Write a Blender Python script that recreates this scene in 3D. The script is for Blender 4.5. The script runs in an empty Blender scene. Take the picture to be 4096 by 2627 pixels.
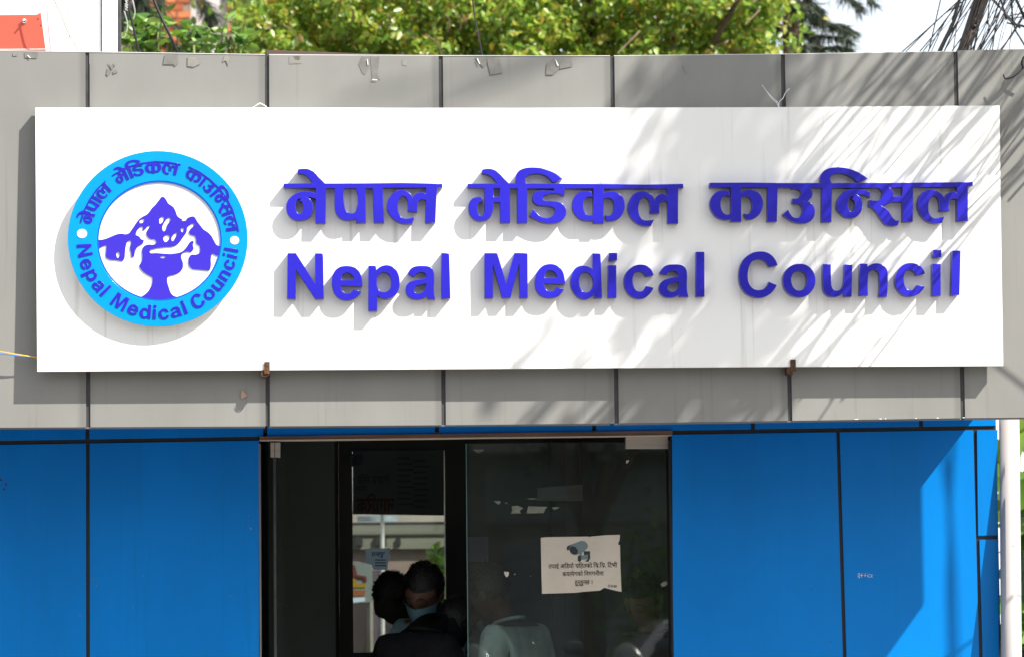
import bpy, bmesh, math, random
from mathutils import Vector, Matrix, noise
random.seed(7)
sc = bpy.context.scene
col = sc.collection
R = math.radians

# ------------------------------------------------------------------ camera
W, H, F = 4096.0, 2627.0, 13653.0
YAW, PITCH, ROLL = R(-3.41511), R(4.63081), R(-0.61696)
CAM = Vector((0.0, -13.6, 1.65))
_R = (Matrix.Rotation(YAW, 3, 'Y') @ Matrix.Rotation(PITCH, 3, 'X') @ Matrix.Rotation(ROLL, 3, 'Z'))
_M = Matrix(((1, 0, 0), (0, 0, -1), (0, 1, 0)))
CR = _M @ _R
cam = bpy.data.cameras.new('camera')
cam.sensor_width = 36.0
cam.lens = F / W * 36.0
cam.clip_end = 500
cam.dof.use_dof = True
cam.dof.focus_distance = 13.6
cam.dof.aperture_fstop = 4.2
co = bpy.data.objects.new('camera', cam)
co.matrix_world = Matrix.Translation(CAM) @ CR.to_4x4()
col.objects.link(co)
sc.camera = co

# ------------------------------------------------------------------ sky, sun, exposure
SUN = Vector((1.40, -1.0, 1.75))            # towards the sun
world = bpy.data.worlds.new('World')
sc.world = world
world.use_nodes = True
wn = world.node_tree.nodes
sky = wn.new('ShaderNodeTexSky')
sky.sky_type = 'NISHITA'
sky.sun_disc = False
sky.sun_elevation = math.atan2(SUN.z, math.hypot(SUN.x, SUN.y))
sky.sun_rotation = math.atan2(SUN.x, SUN.y)
sky.air_density = 1.0
sky.dust_density = 2.0
sky.ozone_density = 1.0
# thin bright haze and cloud over the whole sky
wtc = wn.new('ShaderNodeTexCoord')
wnz = wn.new('ShaderNodeTexNoise')
wnz.inputs['Scale'].default_value = 2.2
wnz.inputs['Detail'].default_value = 5
world.node_tree.links.new(wtc.outputs['Generated'], wnz.inputs['Vector'])
wmr = wn.new('ShaderNodeMapRange')
wmr.inputs['From Min'].default_value = 0.3
wmr.inputs['From Max'].default_value = 0.7
wmr.inputs['To Min'].default_value = 0.62
wmr.inputs['To Max'].default_value = 0.82
world.node_tree.links.new(wnz.outputs[0], wmr.inputs[0])
wmx = wn.new('ShaderNodeMix')
wmx.data_type = 'RGBA'
wmx.inputs[7].default_value = (4.6, 4.7, 4.8, 1)
world.node_tree.links.new(wmr.outputs[0], wmx.inputs[0])
world.node_tree.links.new(sky.outputs[0], wmx.inputs[6])
world.node_tree.links.new(wmx.outputs[2], wn['Background'].inputs[0])
wn['Background'].inputs[1].default_value = 0.15
sun = bpy.data.lights.new('sun', 'SUN')
sun.energy = 5.0
sun.angle = R(0.50)
sun.color = (1.0, 0.955, 0.88)
so = bpy.data.objects.new('sun', sun)
so.rotation_euler = (-SUN).to_track_quat('-Z', 'Y').to_euler()
so.location = (20, -15, 25)
col.objects.link(so)
sc.view_settings.view_transform = 'Standard'
sc.view_settings.look = 'None'
sc.view_settings.gamma = 1
sc.view_settings.exposure = 1.05
sc.cycles.max_bounces = 8
sc.cycles.transparent_max_bounces = 16

# ------------------------------------------------------------------ pixel -> point on a real plane
def ray(px, py):
    return CR @ Vector((px - W / 2, H / 2 - py, -F))

def P(px, py, y=0.0):
    d = ray(px, py)
    return CAM + d * ((y - CAM.y) / d.y)

def proj(p):
    q = CR.transposed() @ (Vector(p) - CAM)
    return (W / 2 - F * q.x / q.z, H / 2 + F * q.y / q.z)

def PZ(px, py, z):
    d = ray(px, py)
    return CAM + d * ((z - CAM.z) / d.z)

# ------------------------------------------------------------------ materials
MATS = {}
def mat(name, c, rough=0.5, spec=0.5, metal=0.0, var=0.0, vscale=(3, 3, 3), bump=0.0, bscale=40.0,
        coat=0.0, c2=None, streak=0.0, edge=0.0):
    if name in MATS:
        return MATS[name]
    m = bpy.data.materials.new(name)
    m.use_nodes = True
    nt = m.node_tree
    n, l = nt.nodes, nt.links
    b = n['Principled BSDF']
    b.inputs['Base Color'].default_value = (*c, 1)
    b.inputs['Roughness'].default_value = rough
    b.inputs['Specular IOR Level'].default_value = spec
    b.inputs['Metallic'].default_value = metal
    b.inputs['Coat Weight'].default_value = coat
    tc = n.new('ShaderNodeTexCoord')
    out = None
    if var > 0 or c2:
        mp = n.new('ShaderNodeMapping')
        mp.inputs['Scale'].default_value = vscale
        l.new(tc.outputs['Object'], mp.inputs[0])
        nz = n.new('ShaderNodeTexNoise')
        nz.inputs['Scale'].default_value = 1.0
        nz.inputs['Detail'].default_value = 6
        nz.inputs['Roughness'].default_value = 0.6
        l.new(mp.outputs[0], nz.inputs['Vector'])
        rp = n.new('ShaderNodeValToRGB')
        rp.color_ramp.elements[0].position = 0.3
        rp.color_ramp.elements[1].position = 0.7
        lo = tuple(max(0, v * (1 - var)) for v in c)
        hi = c2 if c2 else tuple(min(1, v * (1 + var)) for v in c)
        rp.color_ramp.elements[0].color = (*lo, 1)
        rp.color_ramp.elements[1].color = (*hi, 1)
        l.new(nz.outputs[0], rp.inputs[0])
        out = rp.outputs[0]
        if streak > 0:      # rain streaks running down
            mp2 = n.new('ShaderNodeMapping')
            mp2.inputs['Scale'].default_value = (34, 5, 1.1)
            l.new(tc.outputs['Object'], mp2.inputs[0])
            n2 = n.new('ShaderNodeTexNoise')
            n2.inputs['Scale'].default_value = 1.0
            n2.inputs['Detail'].default_value = 4
            l.new(mp2.outputs[0], n2.inputs['Vector'])
            r2 = n.new('ShaderNodeValToRGB')
            r2.color_ramp.elements[0].position = 0.60
            r2.color_ramp.elements[0].color = (1, 1, 1, 1)
            r2.color_ramp.elements[1].position = 0.75
            s = 1 - streak
            r2.color_ramp.elements[1].color = (s, s, s * 0.96, 1)
            l.new(n2.outputs[0], r2.inputs[0])
            mx = n.new('ShaderNodeMix')
            mx.data_type = 'RGBA'
            mx.blend_type = 'MULTIPLY'
            mx.inputs[0].default_value = 1.0
            l.new(out, mx.inputs[6])
            l.new(r2.outputs[0], mx.inputs[7])
            out = mx.outputs[2]
        if edge > 0:        # grime collected along the panel edges (u runs across the panel)
            uv = n.new('ShaderNodeUVMap')
            sx = n.new('ShaderNodeSeparateXYZ')
            l.new(uv.outputs[0], sx.inputs[0])
            ad = n.new('ShaderNodeMath'); ad.operation = 'MULTIPLY_ADD'
            l.new(nz.outputs[0], ad.inputs[0]); ad.inputs[1].default_value = 0.05
            l.new(sx.outputs[0], ad.inputs[2])
            r3 = n.new('ShaderNodeValToRGB')
            e3 = r3.color_ramp.elements
            e3[0].position, e3[1].position = 0.0, 1.0
            d_ = 1 - edge
            e3[0].color = (d_, d_, d_, 1); e3[1].color = (d_, d_, d_, 1)
            for ps in (0.06, 0.975):
                q_ = e3.new(ps); q_.color = (1, 1, 1, 1)
            l.new(ad.outputs[0], r3.inputs[0])
            m3 = n.new('ShaderNodeMix'); m3.data_type = 'RGBA'; m3.blend_type = 'MULTIPLY'
            m3.inputs[0].default_value = 1.0
            l.new(out, m3.inputs[6]); l.new(r3.outputs[0], m3.inputs[7])
            out = m3.outputs[2]
        l.new(out, b.inputs['Base Color'])
    if bump > 0:
        nb = n.new('ShaderNodeTexNoise')
        nb.inputs['Scale'].default_value = bscale
        nb.inputs['Detail'].default_value = 4
        l.new(tc.outputs['Object'], nb.inputs['Vector'])
        bp = n.new('ShaderNodeBump')
        bp.inputs['Strength'].default_value = bump
        bp.inputs['Distance'].default_value = 0.01
        l.new(nb.outputs[0], bp.inputs['Height'])
        l.new(bp.outputs[0], b.inputs['Normal'])
    MATS[name] = m
    return m

def leaf_mat(name, cols, rough=0.38, tr=0.3):
    m = bpy.data.materials.new(name)
    m.use_nodes = True
    n, l = m.node_tree.nodes, m.node_tree.links
    b = n['Principled BSDF']
    g = n.new('ShaderNodeNewGeometry')
    oi = n.new('ShaderNodeObjectInfo')
    ad = n.new('ShaderNodeMath'); ad.operation = 'ADD'
    fr = n.new('ShaderNodeMath'); fr.operation = 'FRACT'
    l.new(g.outputs['Random Per Island'], ad.inputs[0])
    l.new(oi.outputs['Random'], ad.inputs[1])
    l.new(ad.outputs[0], fr.inputs[0])
    rp = n.new('ShaderNodeValToRGB')
    e = rp.color_ramp.elements
    while len(e) < len(cols):
        e.new(0.5)
    for k, (p, c) in enumerate(cols):
        e[k].position = p
        e[k].color = (*c, 1)
    l.new(fr.outputs[0], rp.inputs[0])
    l.new(rp.outputs[0], b.inputs['Base Color'])
    b.inputs['Roughness'].default_value = rough
    b.inputs['Specular IOR Level'].default_value = 0.6
    t = n.new('ShaderNodeBsdfTranslucent')
    l.new(rp.outputs[0], t.inputs[0])
    mx = n.new('ShaderNodeMixShader')
    mx.inputs[0].default_value = tr
    l.new(b.outputs[0], mx.inputs[1])
    l.new(t.outputs[0], mx.inputs[2])
    l.new(mx.outputs[0], n['Material Output'].inputs[0])
    return m

def glass_mat(name, tint, refl=1.0, rough=0.0, dust_veil=0.0):
    m = bpy.data.materials.new(name)
    m.use_nodes = True
    n, l = m.node_tree.nodes, m.node_tree.links
    n.remove(n['Principled BSDF'])
    t = n.new('ShaderNodeBsdfTransparent')
    t.inputs[0].default_value = (*tint, 1)
    g = n.new('ShaderNodeBsdfGlossy')
    g.inputs['Roughness'].default_value = rough
    g.inputs[0].default_value = (refl, refl, refl, 1)
    f = n.new('ShaderNodeFresnel')
    f.inputs[0].default_value = 1.55
    mx = n.new('ShaderNodeMixShader')
    l.new(f.outputs[0], mx.inputs[0])
    l.new(t.outputs[0], mx.inputs[1])
    l.new(g.outputs[0], mx.inputs[2])
    res = mx.outputs[0]
    if dust_veil > 0:  # diffuse dust film added to give the glass its hazy veil of reflections
        df = n.new('ShaderNodeBsdfDiffuse')
        df.inputs[0].default_value = (0.40, 0.46, 0.43, 1)
        tc = n.new('ShaderNodeTexCoord')
        mp = n.new('ShaderNodeMapping'); mp.inputs['Scale'].default_value = (3, 1, 2)
        nz = n.new('ShaderNodeTexNoise'); nz.inputs['Scale'].default_value = 1.5; nz.inputs['Detail'].default_value = 7
        mr = n.new('ShaderNodeMapRange')
        mr.inputs['From Min'].default_value = 0.3; mr.inputs['From Max'].default_value = 0.75
        mr.inputs['To Min'].default_value = dust_veil * 0.3; mr.inputs['To Max'].default_value = dust_veil * 1.7
        l.new(tc.outputs['Object'], mp.inputs[0]); l.new(mp.outputs[0], nz.inputs['Vector']); l.new(nz.outputs[0], mr.inputs[0])
        m2 = n.new('ShaderNodeMixShader')
        l.new(mr.outputs[0], m2.inputs[0]); l.new(res, m2.inputs[1]); l.new(df.outputs[0], m2.inputs[2])
        res = m2.outputs[0]
    l.new(res, n['Material Output'].inputs[0])
    return m

GREY = mat('grey_composite_panel', (0.215, 0.213, 0.200), 0.42, 0.4, var=0.10, vscale=(2.2, 2.2, 0.9), streak=0.16, bump=0.035, bscale=4, edge=0.22)
JOINT = mat('dark_joint_sealant', (0.050, 0.049, 0.052), 0.55, 0.3, var=0.3, vscale=(12, 12, 12))
JOINTB = mat('black_joint_tape', (0.016, 0.015, 0.016), 0.5, 0.4, var=0.3, vscale=(12, 12, 12))
TRIM = mat('grey_edge_trim', (0.16, 0.16, 0.165), 0.45, 0.4, var=0.15, vscale=(5, 5, 5))
BLUE = mat('blue_composite_panel', (0.0, 0.176, 0.54), 0.30, 0.25, var=0.10, vscale=(2.5, 2.5, 0.8), bump=0.02, bscale=3, streak=0.07)
WHITE = mat('white_sign_face', (0.80, 0.795, 0.765), 0.45, 0.4, var=0.03, vscale=(2, 2, 1), streak=0.26, bump=0.07, bscale=4)
WHITE_EDGE = mat('white_sign_edge', (0.62, 0.62, 0.60), 0.5, 0.3, var=0.1, vscale=(6, 6, 6))
LETTER = mat('violet_acrylic', (0.020, 0.016, 0.39), 0.22, 0.5, var=0.10, vscale=(5, 5, 5), bump=0.10, bscale=11)
LETTER_SIDE = mat('violet_letter_return', (0.055, 0.045, 0.24), 0.35, 0.5, var=0.1)
CYAN = mat('cyan_acrylic', (0.0, 0.245, 0.62), 0.22, 0.5, var=0.05, vscale=(5, 5, 5), bump=0.03, bscale=8)
RIM = mat('bright_blue_rim', (0.0, 0.085, 0.52), 0.3, 0.5, var=0.03)
VIOLET = mat('violet_emblem_vinyl', (0.038, 0.023, 0.42), 0.25, 0.5, var=0.04, vscale=(5, 5, 5))
EMB_WHITE = mat('emblem_white', (0.82, 0.82, 0.81), 0.3, 0.5, var=0.02)
RUST = mat('rusty_steel', (0.055, 0.032, 0.022), 0.75, 0.3, var=0.5, vscale=(40, 40, 40), c2=(0.12, 0.055, 0.025), bump=0.3, bscale=120)
TAPE = mat('weathered_tape', (0.168, 0.164, 0.152), 0.4, 0.5, var=0.15, vscale=(30, 30, 30))
TAPE_PALE = mat('peeled_tape_residue', (0.225, 0.215, 0.19), 0.5, 0.4, var=0.15, vscale=(30, 30, 30))
TAPE_WHITE = mat('curled_white_tape', (0.75, 0.74, 0.72), 0.4, 0.5, var=0.1)
BROWN = mat('brown_flashing', (0.085, 0.055, 0.048), 0.5, 0.4, var=0.2, vscale=(4, 4, 30))
WOOD = mat('brown_wood_lintel', (0.13, 0.07, 0.04), 0.55, 0.4, var=0.5, vscale=(3, 3, 60))
PVC = mat('white_pvc_pipe', (0.40, 0.375, 0.365), 0.35, 0.5, var=0.06, vscale=(4, 4, 2))
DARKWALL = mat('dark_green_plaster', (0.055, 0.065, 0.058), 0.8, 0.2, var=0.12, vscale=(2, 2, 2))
BLACKFRAME = mat('black_aluminium', (0.006, 0.006, 0.007), 0.4, 0.4, var=0.3)
STEELTAN = mat('brushed_steel_fitting', (0.42, 0.37, 0.31), 0.4, 0.5, var=0.1, vscale=(4, 4, 80), metal=0.35)
PAPER = mat('aged_paper', (0.56, 0.49, 0.40), 0.8, 0.2, var=0.08, vscale=(9, 9, 9), bump=0.15, bscale=16)
PAPERBLUE = mat('pale_blue_paper', (0.62, 0.72, 0.85), 0.8, 0.2, var=0.06)
INK = mat('black_ink', (0.02, 0.02, 0.022), 0.8, 0.1, var=0.2)
INKBLUE = mat('blue_ink', (0.03, 0.05, 0.25), 0.8, 0.1, var=0.2)
INKRED = mat('red_ink', (0.30, 0.03, 0.025), 0.8, 0.1, var=0.2)
CHALK = mat('white_scratched_paint', (0.72, 0.78, 0.85), 0.8, 0.2, var=0.1)
CAMGREY = mat('printed_grey_green', (0.15, 0.195, 0.195), 0.7, 0.2, var=0.15)
CAMDARK = mat('printed_dark_grey', (0.035, 0.042, 0.045), 0.7, 0.2, var=0.15)
WIRE = mat('black_cable', (0.012, 0.012, 0.013), 0.5, 0.4, var=0.3, vscale=(9, 9, 9))
WIREB = mat('brown_black_cable', (0.045, 0.036, 0.03), 0.55, 0.4, var=0.4, vscale=(9, 9, 9))
WIREW = mat('white_wire', (0.7, 0.7, 0.68), 0.5, 0.4, var=0.1)
WIREY = mat('yellow_wire', (0.75, 0.42, 0.03), 0.5, 0.4, var=0.1)
WIREBL = mat('blue_wire', (0.05, 0.2, 0.6), 0.5, 0.4, var=0.1)
WIREG = mat('steel_wire', (0.30, 0.28, 0.25), 0.5, 0.5, var=0.2, metal=0.4)
REDP = mat('red_painted_sheet', (0.50, 0.085, 0.055), 0.4, 0.4, var=0.06, vscale=(4, 4, 4))
WALLW = mat('white_painted_wall', (0.82, 0.82, 0.83), 0.6, 0.3, var=0.03, vscale=(3, 3, 3))
BRICKF = mat('far_brick', (0.22, 0.20, 0.165), 0.85, 0.2, var=0.5, vscale=(0.9, 0.9, 1.6))
BRICK = mat('orange_brick', (0.36, 0.115, 0.045), 0.85, 0.2, var=0.25, vscale=(9, 9, 9), bump=0.3, bscale=60)
BRICKS = [BRICK,
          mat('dark_orange_brick', (0.29, 0.085, 0.035), 0.85, 0.2, var=0.25, vscale=(9, 9, 9), bump=0.3, bscale=60),
          mat('pale_orange_brick', (0.42, 0.15, 0.065), 0.85, 0.2, var=0.25, vscale=(9, 9, 9), bump=0.3, bscale=60)]
MORTAR = mat('mortar', (0.26, 0.20, 0.16), 0.9, 0.1, var=0.2, vscale=(9, 9, 9))
CONC = mat('concrete', (0.34, 0.33, 0.31), 0.85, 0.2, var=0.15, vscale=(2, 2, 2), bump=0.2, bscale=30)
ASPH = mat('asphalt', (0.075, 0.073, 0.07), 0.85, 0.3, var=0.2, vscale=(1, 1, 1), bump=0.4, bscale=80)
PAVE = mat('paving_concrete', (0.21, 0.20, 0.19), 0.8, 0.2, var=0.15, vscale=(2, 2, 2), bump=0.2, bscale=40)
EARTH = mat('dry_earth', (0.20, 0.16, 0.11), 0.95, 0.1, var=0.25, vscale=(1, 1, 1), bump=0.4, bscale=20)
BARK = mat('bark', (0.10, 0.07, 0.05), 0.9, 0.2, var=0.35, vscale=(8, 8, 3), bump=0.5, bscale=25)
TWIG = mat('pale_twig', (0.15, 0.105, 0.07), 0.85, 0.2, var=0.25, vscale=(8, 8, 8))
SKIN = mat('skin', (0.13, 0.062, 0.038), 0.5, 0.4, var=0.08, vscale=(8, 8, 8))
HAIR = mat('black_hair', (0.006, 0.005, 0.005), 0.45, 0.4, var=0.4, vscale=(60, 60, 20), bump=0.5, bscale=120)
SHIRT = mat('pale_aqua_shirt', (0.26, 0.41, 0.42), 0.85, 0.2, var=0.30, vscale=(14, 14, 6), bump=1.0, bscale=14)
SHIRT2 = mat('pale_grey_green_shirt', (0.27, 0.345, 0.325), 0.85, 0.2, var=0.25, vscale=(14, 14, 6), bump=1.0, bscale=14)
BLACKC = mat('black_cloth', (0.010, 0.010, 0.011), 0.9, 0.1, var=0.3, vscale=(9, 9, 9), bump=0.4, bscale=12)
TROUS = mat('dark_trousers', (0.022, 0.022, 0.028), 0.9, 0.1, var=0.2, vscale=(9, 9, 9))
MASKM = mat('pale_blue_face_mask', (0.14, 0.26, 0.30), 0.8, 0.2, var=0.06, vscale=(20, 20, 60))
GLASSES = mat('black_spectacle_frame', (0.01, 0.01, 0.01), 0.3, 0.5, var=0.2)
CHROME = mat('chrome', (0.6, 0.6, 0.6), 0.15, 0.5, metal=1.0, var=0.05)
RUBBER = mat('tyre_rubber', (0.02, 0.02, 0.02), 0.8, 0.3, var=0.2)
BIKERED = mat('red_motorcycle_paint', (0.45, 0.02, 0.015), 0.2, 0.5, coat=0.6, var=0.05)
BIKEGREY = mat('dark_grey_motorcycle_paint', (0.05, 0.06, 0.07), 0.2, 0.5, coat=0.6, var=0.05)
PLASTW = mat('white_plastic', (0.72, 0.72, 0.72), 0.3, 0.5, var=0.05)
SMOKE = mat('smoked_windscreen', (0.16, 0.17, 0.15), 0.15, 0.5, var=0.1)
SEATV = mat('black_vinyl_seat', (0.015, 0.015, 0.016), 0.5, 0.4, var=0.2)
SHUT = mat('grey_painted_shutter', (0.20, 0.22, 0.23), 0.6, 0.3, var=0.15, vscale=(2, 2, 6))
PURPLE = mat('dull_mauve_panel', (0.25, 0.20, 0.24), 0.7, 0.2, var=0.1)
YELLOW = mat('yellow_sign_paint', (0.38, 0.22, 0.01), 0.5, 0.3, var=0.06)
ORANGE = mat('orange_sign_paint', (0.30, 0.11, 0.04), 0.5, 0.3, var=0.1)
GREYGREEN = mat('grey_green_board', (0.22, 0.26, 0.255), 0.6, 0.3, var=0.06)
DARKBOARD = mat('dark_charter_board', (0.060, 0.074, 0.074), 0.75, 0.2, var=0.12, vscale=(3, 3, 3))
DARKINK = mat('dark_print', (0.036, 0.045, 0.052), 0.8, 0.1, var=0.2)
DARKRED = mat('dark_red_print', (0.058, 0.022, 0.022), 0.8, 0.1, var=0.2)
DOORGLASS = glass_mat('clear_door_glass', (0.88, 0.92, 0.90), 1.0, dust_veil=0.020)
TINTGLASS = glass_mat('tinted_inner_glass', (0.62, 0.65, 0.62), 1.0)
PANE = glass_mat('window_glass', (0.25, 0.28, 0.28), 1.0)
GLASSEDGE = mat('green_glass_edge', (0.10, 0.22, 0.20), 0.2, 0.5, var=0.1)

# ------------------------------------------------------------------ object helpers
def tag(o, label, cat, group=None, kind=None):
    o['label'] = label
    o['category'] = cat
    if group:
        o['group'] = group
    if kind:
        o['kind'] = kind
    return o

def empty(name, loc, rz=0.0):
    o = bpy.data.objects.new(name, None)
    o.location = loc
    o.rotation_euler = (0, 0, rz)
    o.empty_display_size = 0.2
    col.objects.link(o)
    return o

def link(name, me, m=None, parent=None):
    if m is not None and not me.materials:
        me.materials.append(m)
    o = bpy.data.objects.new(name, me)
    col.objects.link(o)
    if parent is not None:
        o.parent = parent
        o.matrix_parent_inverse = base_inv(parent)
    return o

def base_inv(p):
    mtx = Matrix.Identity(4)
    chain = []
    while p is not None:
        chain.append(p)
        p = p.parent
    for q in reversed(chain):
        mtx = mtx @ q.matrix_parent_inverse @ q.matrix_basis
    return mtx.inverted()

def mesh(name, verts, faces, m, parent=None, smooth=False):
    me = bpy.data.meshes.new(name)
    me.from_pydata([tuple(v) for v in verts], [], faces)
    me.update()
    if smooth:
        me.shade_smooth()
    return link(name, me, m, parent)

class MB:
    def __init__(s):
        s.v, s.f = [], []
    def add(s, vs, fs):
        k = len(s.v)
        s.v += [tuple(v) for v in vs]
        s.f += [tuple(i + k for i in f) for f in fs]
        return s
    def box(s, a, b):
        x0, y0, z0 = a
        x1, y1, z1 = b
        return s.add([(x0, y0, z0), (x1, y0, z0), (x1, y1, z0), (x0, y1, z0), (x0, y0, z1), (x1, y0, z1), (x1, y1, z1), (x0, y1, z1)],
                     [(0, 3, 2, 1), (4, 5, 6, 7), (0, 1, 5, 4), (1, 2, 6, 5), (2, 3, 7, 6), (3, 0, 4, 7)])
    def prism(s, pts, back):
        """pts: front outline (any plane, wound anticlockwise as seen from -y); back: offset vector"""
        n = len(pts)
        back = Vector(back)
        vs = [Vector(p) for p in pts] + [Vector(p) + back for p in pts]
        fs = [tuple(range(n)), tuple(reversed(range(n, 2 * n)))]
        fs += [((i + 1) % n, i, i + n, (i + 1) % n + n) for i in range(n)]
        return s.add(vs, fs)
    def tube(s, pts, r, seg=6, cap=True):
        pts = [Vector(p) for p in pts]
        rs = r if isinstance(r, (list, tuple)) else [r] * len(pts)
        rings = []
        up = Vector((0, 0, 1))
        for i, p in enumerate(pts):
            t = (pts[min(i + 1, len(pts) - 1)] - pts[max(i - 1, 0)])
            if t.length < 1e-9:
                t = Vector((0, 0, 1))
            t.normalize()
            u = t.cross(up if abs(t.z) < 0.95 else Vector((1, 0, 0))).normalized()
            w = t.cross(u)
            rings.append([p + (u * math.cos(2 * math.pi * k / seg) + w * math.sin(2 * math.pi * k / seg)) * rs[i] for k in range(seg)])
        vs = [v for g in rings for v in g]
        fs = []
        for i in range(len(pts) - 1):
            for k in range(seg):
                a = i * seg + k
                b = i * seg + (k + 1) % seg
                fs.append((a, b, b + seg, a + seg))
        if cap:
            fs.append(tuple(reversed(range(seg))))
            fs.append(tuple(range((len(pts) - 1) * seg, len(pts) * seg)))
        return s.add(vs, fs)
    def lathe(s, prof, c, seg=16, axis='z'):
        vs, fs = [], []
        c = Vector(c)
        for r, h in prof:
            for k in range(seg):
                a = 2 * math.pi * k / seg
                if axis == 'z':
                    d = Vector((r * math.cos(a), r * math.sin(a), h))
                elif axis == 'y':
                    d = Vector((r * math.cos(a), h, r * math.sin(a)))
                else:
                    d = Vector((h, r * math.cos(a), r * math.sin(a)))
                vs.append(c + d)
        for i in range(len(prof) - 1):
            for k in range(seg):
                a = i * seg + k
                b = i * seg + (k + 1) % seg
                fs.append((a, b, b + seg, a + seg))
        fs.append(tuple(range(seg)))
        fs.append(tuple(range((len(prof) - 1) * seg, len(prof) * seg)))
        return s.add(vs, fs)
    def ell(s, c, r, su=14, sv=10, fn=None):
        vs, fs = [], []
        c = Vector(c)
        for j in range(sv + 1):
            th = math.pi * j / sv
            for k in range(su):
                a = 2 * math.pi * k / su
                p = Vector((math.sin(th) * math.cos(a), math.sin(th) * math.sin(a), math.cos(th)))
                q = Vector((p.x * r[0], p.y * r[1], p.z * r[2]))
                if fn:
                    q = fn(p, q)
                vs.append(c + q)
        for j in range(sv):
            for k in range(su):
                a = j * su + k
                b = j * su + (k + 1) % su
                fs.append((a, a + su, b + su, b))
        return s.add(vs, fs)
    def build(s, name, m, parent=None, smooth=False, bevel=0.0, fix=True):
        me = bpy.data.meshes.new(name)
        me.from_pydata(s.v, [], s.f)
        if fix or bevel > 0:
            bm = bmesh.new()
            bm.from_mesh(me)
            bmesh.ops.remove_doubles(bm, verts=bm.verts, dist=1e-5)
            if fix:
                bmesh.ops.recalc_face_normals(bm, faces=bm.faces)
            if bevel > 0:
                bmesh.ops.bevel(bm, geom=bm.edges[:], offset=bevel, segments=2, affect='EDGES', profile=0.6)
            bm.to_mesh(me)
            bm.free()
        me.update()
        if smooth:
            me.shade_smooth()
        return link(name, me, m, parent)

def panel_px(mb, corners, y, thick):
    """box panel: four pixel corners TL,TR,BR,BL on plane y, thickness going back"""
    tl, tr, br, bl = [P(a, b, y) for a, b in corners]
    return mb.prism([bl, br, tr, tl], (0, thick, 0))

# ------------------------------------------------------------------ traced outlines
REG = {'A': (1120, 650, 5.703), 'B': (1450, 650, 5.703), 'C': (1850, 650, 5.703), 'D': (2130, 650, 5.703), 'E': (2420, 650, 5.703),
       'F': (2810, 650, 5.703), 'G': (3120, 650, 4.888), 'H': (3480, 650, 4.666),
       'Q': (1120, 980, 3.43), 'R': (1900, 980, 4.802), 'S': (2360, 980, 4.802), 'T': (2920, 980, 4.802), 'U': (3380, 980, 4.802),
       'K': (380, 770, 3.5), 'X': (0, 0, 1.0)}

def outline(txt, n=4):
    reg = 'X'
    pts = []
    for tok in txt.split():
        if tok in REG:
            reg = tok
            continue
        cor = tok.endswith('!')
        a, b = tok.rstrip('!').split(',')
        x0, y0, s = REG[reg]
        pts.append((x0 + float(a) / s, y0 + float(b) / s, cor))
    m = len(pts)
    out = []
    for i in range(m):
        p0, p1, p2, p3 = pts[i - 1], pts[i], pts[(i + 1) % m], pts[(i + 2) % m]
        out.append((p1[0], p1[1]))
        if p1[2] and p2[2]:
            continue
        c = math.hypot(p2[0] - p1[0], p2[1] - p1[1])
        def tan(pa, pb, pc, corner, other):
            if corner:
                return None
            la = math.hypot(pb[0] - pa[0], pb[1] - pa[1]) + 1e-6
            lc = math.hypot(pc[0] - pb[0], pc[1] - pb[1]) + 1e-6
            tx = (pb[0] - pa[0]) / la * lc / (la + lc) + (pc[0] - pb[0]) / lc * la / (la + lc)
            ty = (pb[1] - pa[1]) / la * lc / (la + lc) + (pc[1] - pb[1]) / lc * la / (la + lc)
            return (tx * c, ty * c)
        t1 = tan(p0, p1, p2, p1[2], None)
        t2 = tan(p1, p2, p3, p2[2], None)
        d = (p2[0] - p1[0], p2[1] - p1[1])
        if t1 is None:
            t1 = (2 * d[0] - t2[0], 2 * d[1] - t2[1]) if t2 else d
        if t2 is None:
            t2 = (2 * d[0] - t1[0], 2 * d[1] - t1[1])
        for k in range(1, n):
            u = k / n
            h00, h10 = 2 * u**3 - 3 * u**2 + 1, u**3 - 2 * u**2 + u
            h01, h11 = -2 * u**3 + 3 * u**2, u**3 - u**2
            out.append((h00 * p1[0] + h10 * t1[0] + h01 * p2[0] + h11 * t2[0], h00 * p1[1] + h10 * t1[1] + h01 * p2[1] + h11 * t2[1]))
    return out

GL = {}
GL['nepal_dev'] = ["""A 82,487! 745,480! 690,400 640,345 560,285 490,265 405,263! 405,165! 480,150 560,147 640,155 710,185 770,215 860,310! 1025,483!
 B 0,480! 900,470! 1820,487! 1822,583! 1703,585! 1685,850! 1662,1380! 1430,1380! 1445,870! 1400,850 1340,848 1285,890 1262,980 1245,1137! 1030,1110! 1035,950 1020,850 980,790 930,768
 880,785 835,850 808,950 808,1060 830,1160 880,1245 950,1285 1030,1285 1190,1245! 1130,1400! 1000,1405 850,1380 700,1290 610,1180 560,1060 565,930 600,820 680,720 780,650 870,628 970,640
 1060,690 1120,750 1152,815! 1190,745 1260,700 1340,685 1400,695 1448,725! 1450,582! 465,583! 470,850! 490,1380! 258,1377! 235,597! 70,592! 75,1380! A 1740,1380! 1738,1285! 1660,1310 1560,1322
 1440,1310 1340,1250 1275,1150 1250,1040 1243,850 1243,595! 1050,592! 1050,850! 1038,1390! 808,1385! 815,842! 740,812 610,795! 690,840 735,910 750,1000 745,1110 710,1200 640,1280 540,1320 430,1330
 330,1315 240,1260 170,1170 140,1060 145,960 180,870 250,790 360,715 480,675 600,662 720,678 822,708! 815,592! 82,587!""",
 "A 390,860 362,940 360,1040 378,1120 420,1168 455,1178 495,1160 520,1100 525,1010 510,930 470,890 430,885! 480,830!",
 "A 1470,592! 1730,592! 1738,1090 1715,1140 1670,1163 1600,1165 1540,1145 1495,1085 1472,1000"]
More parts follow.
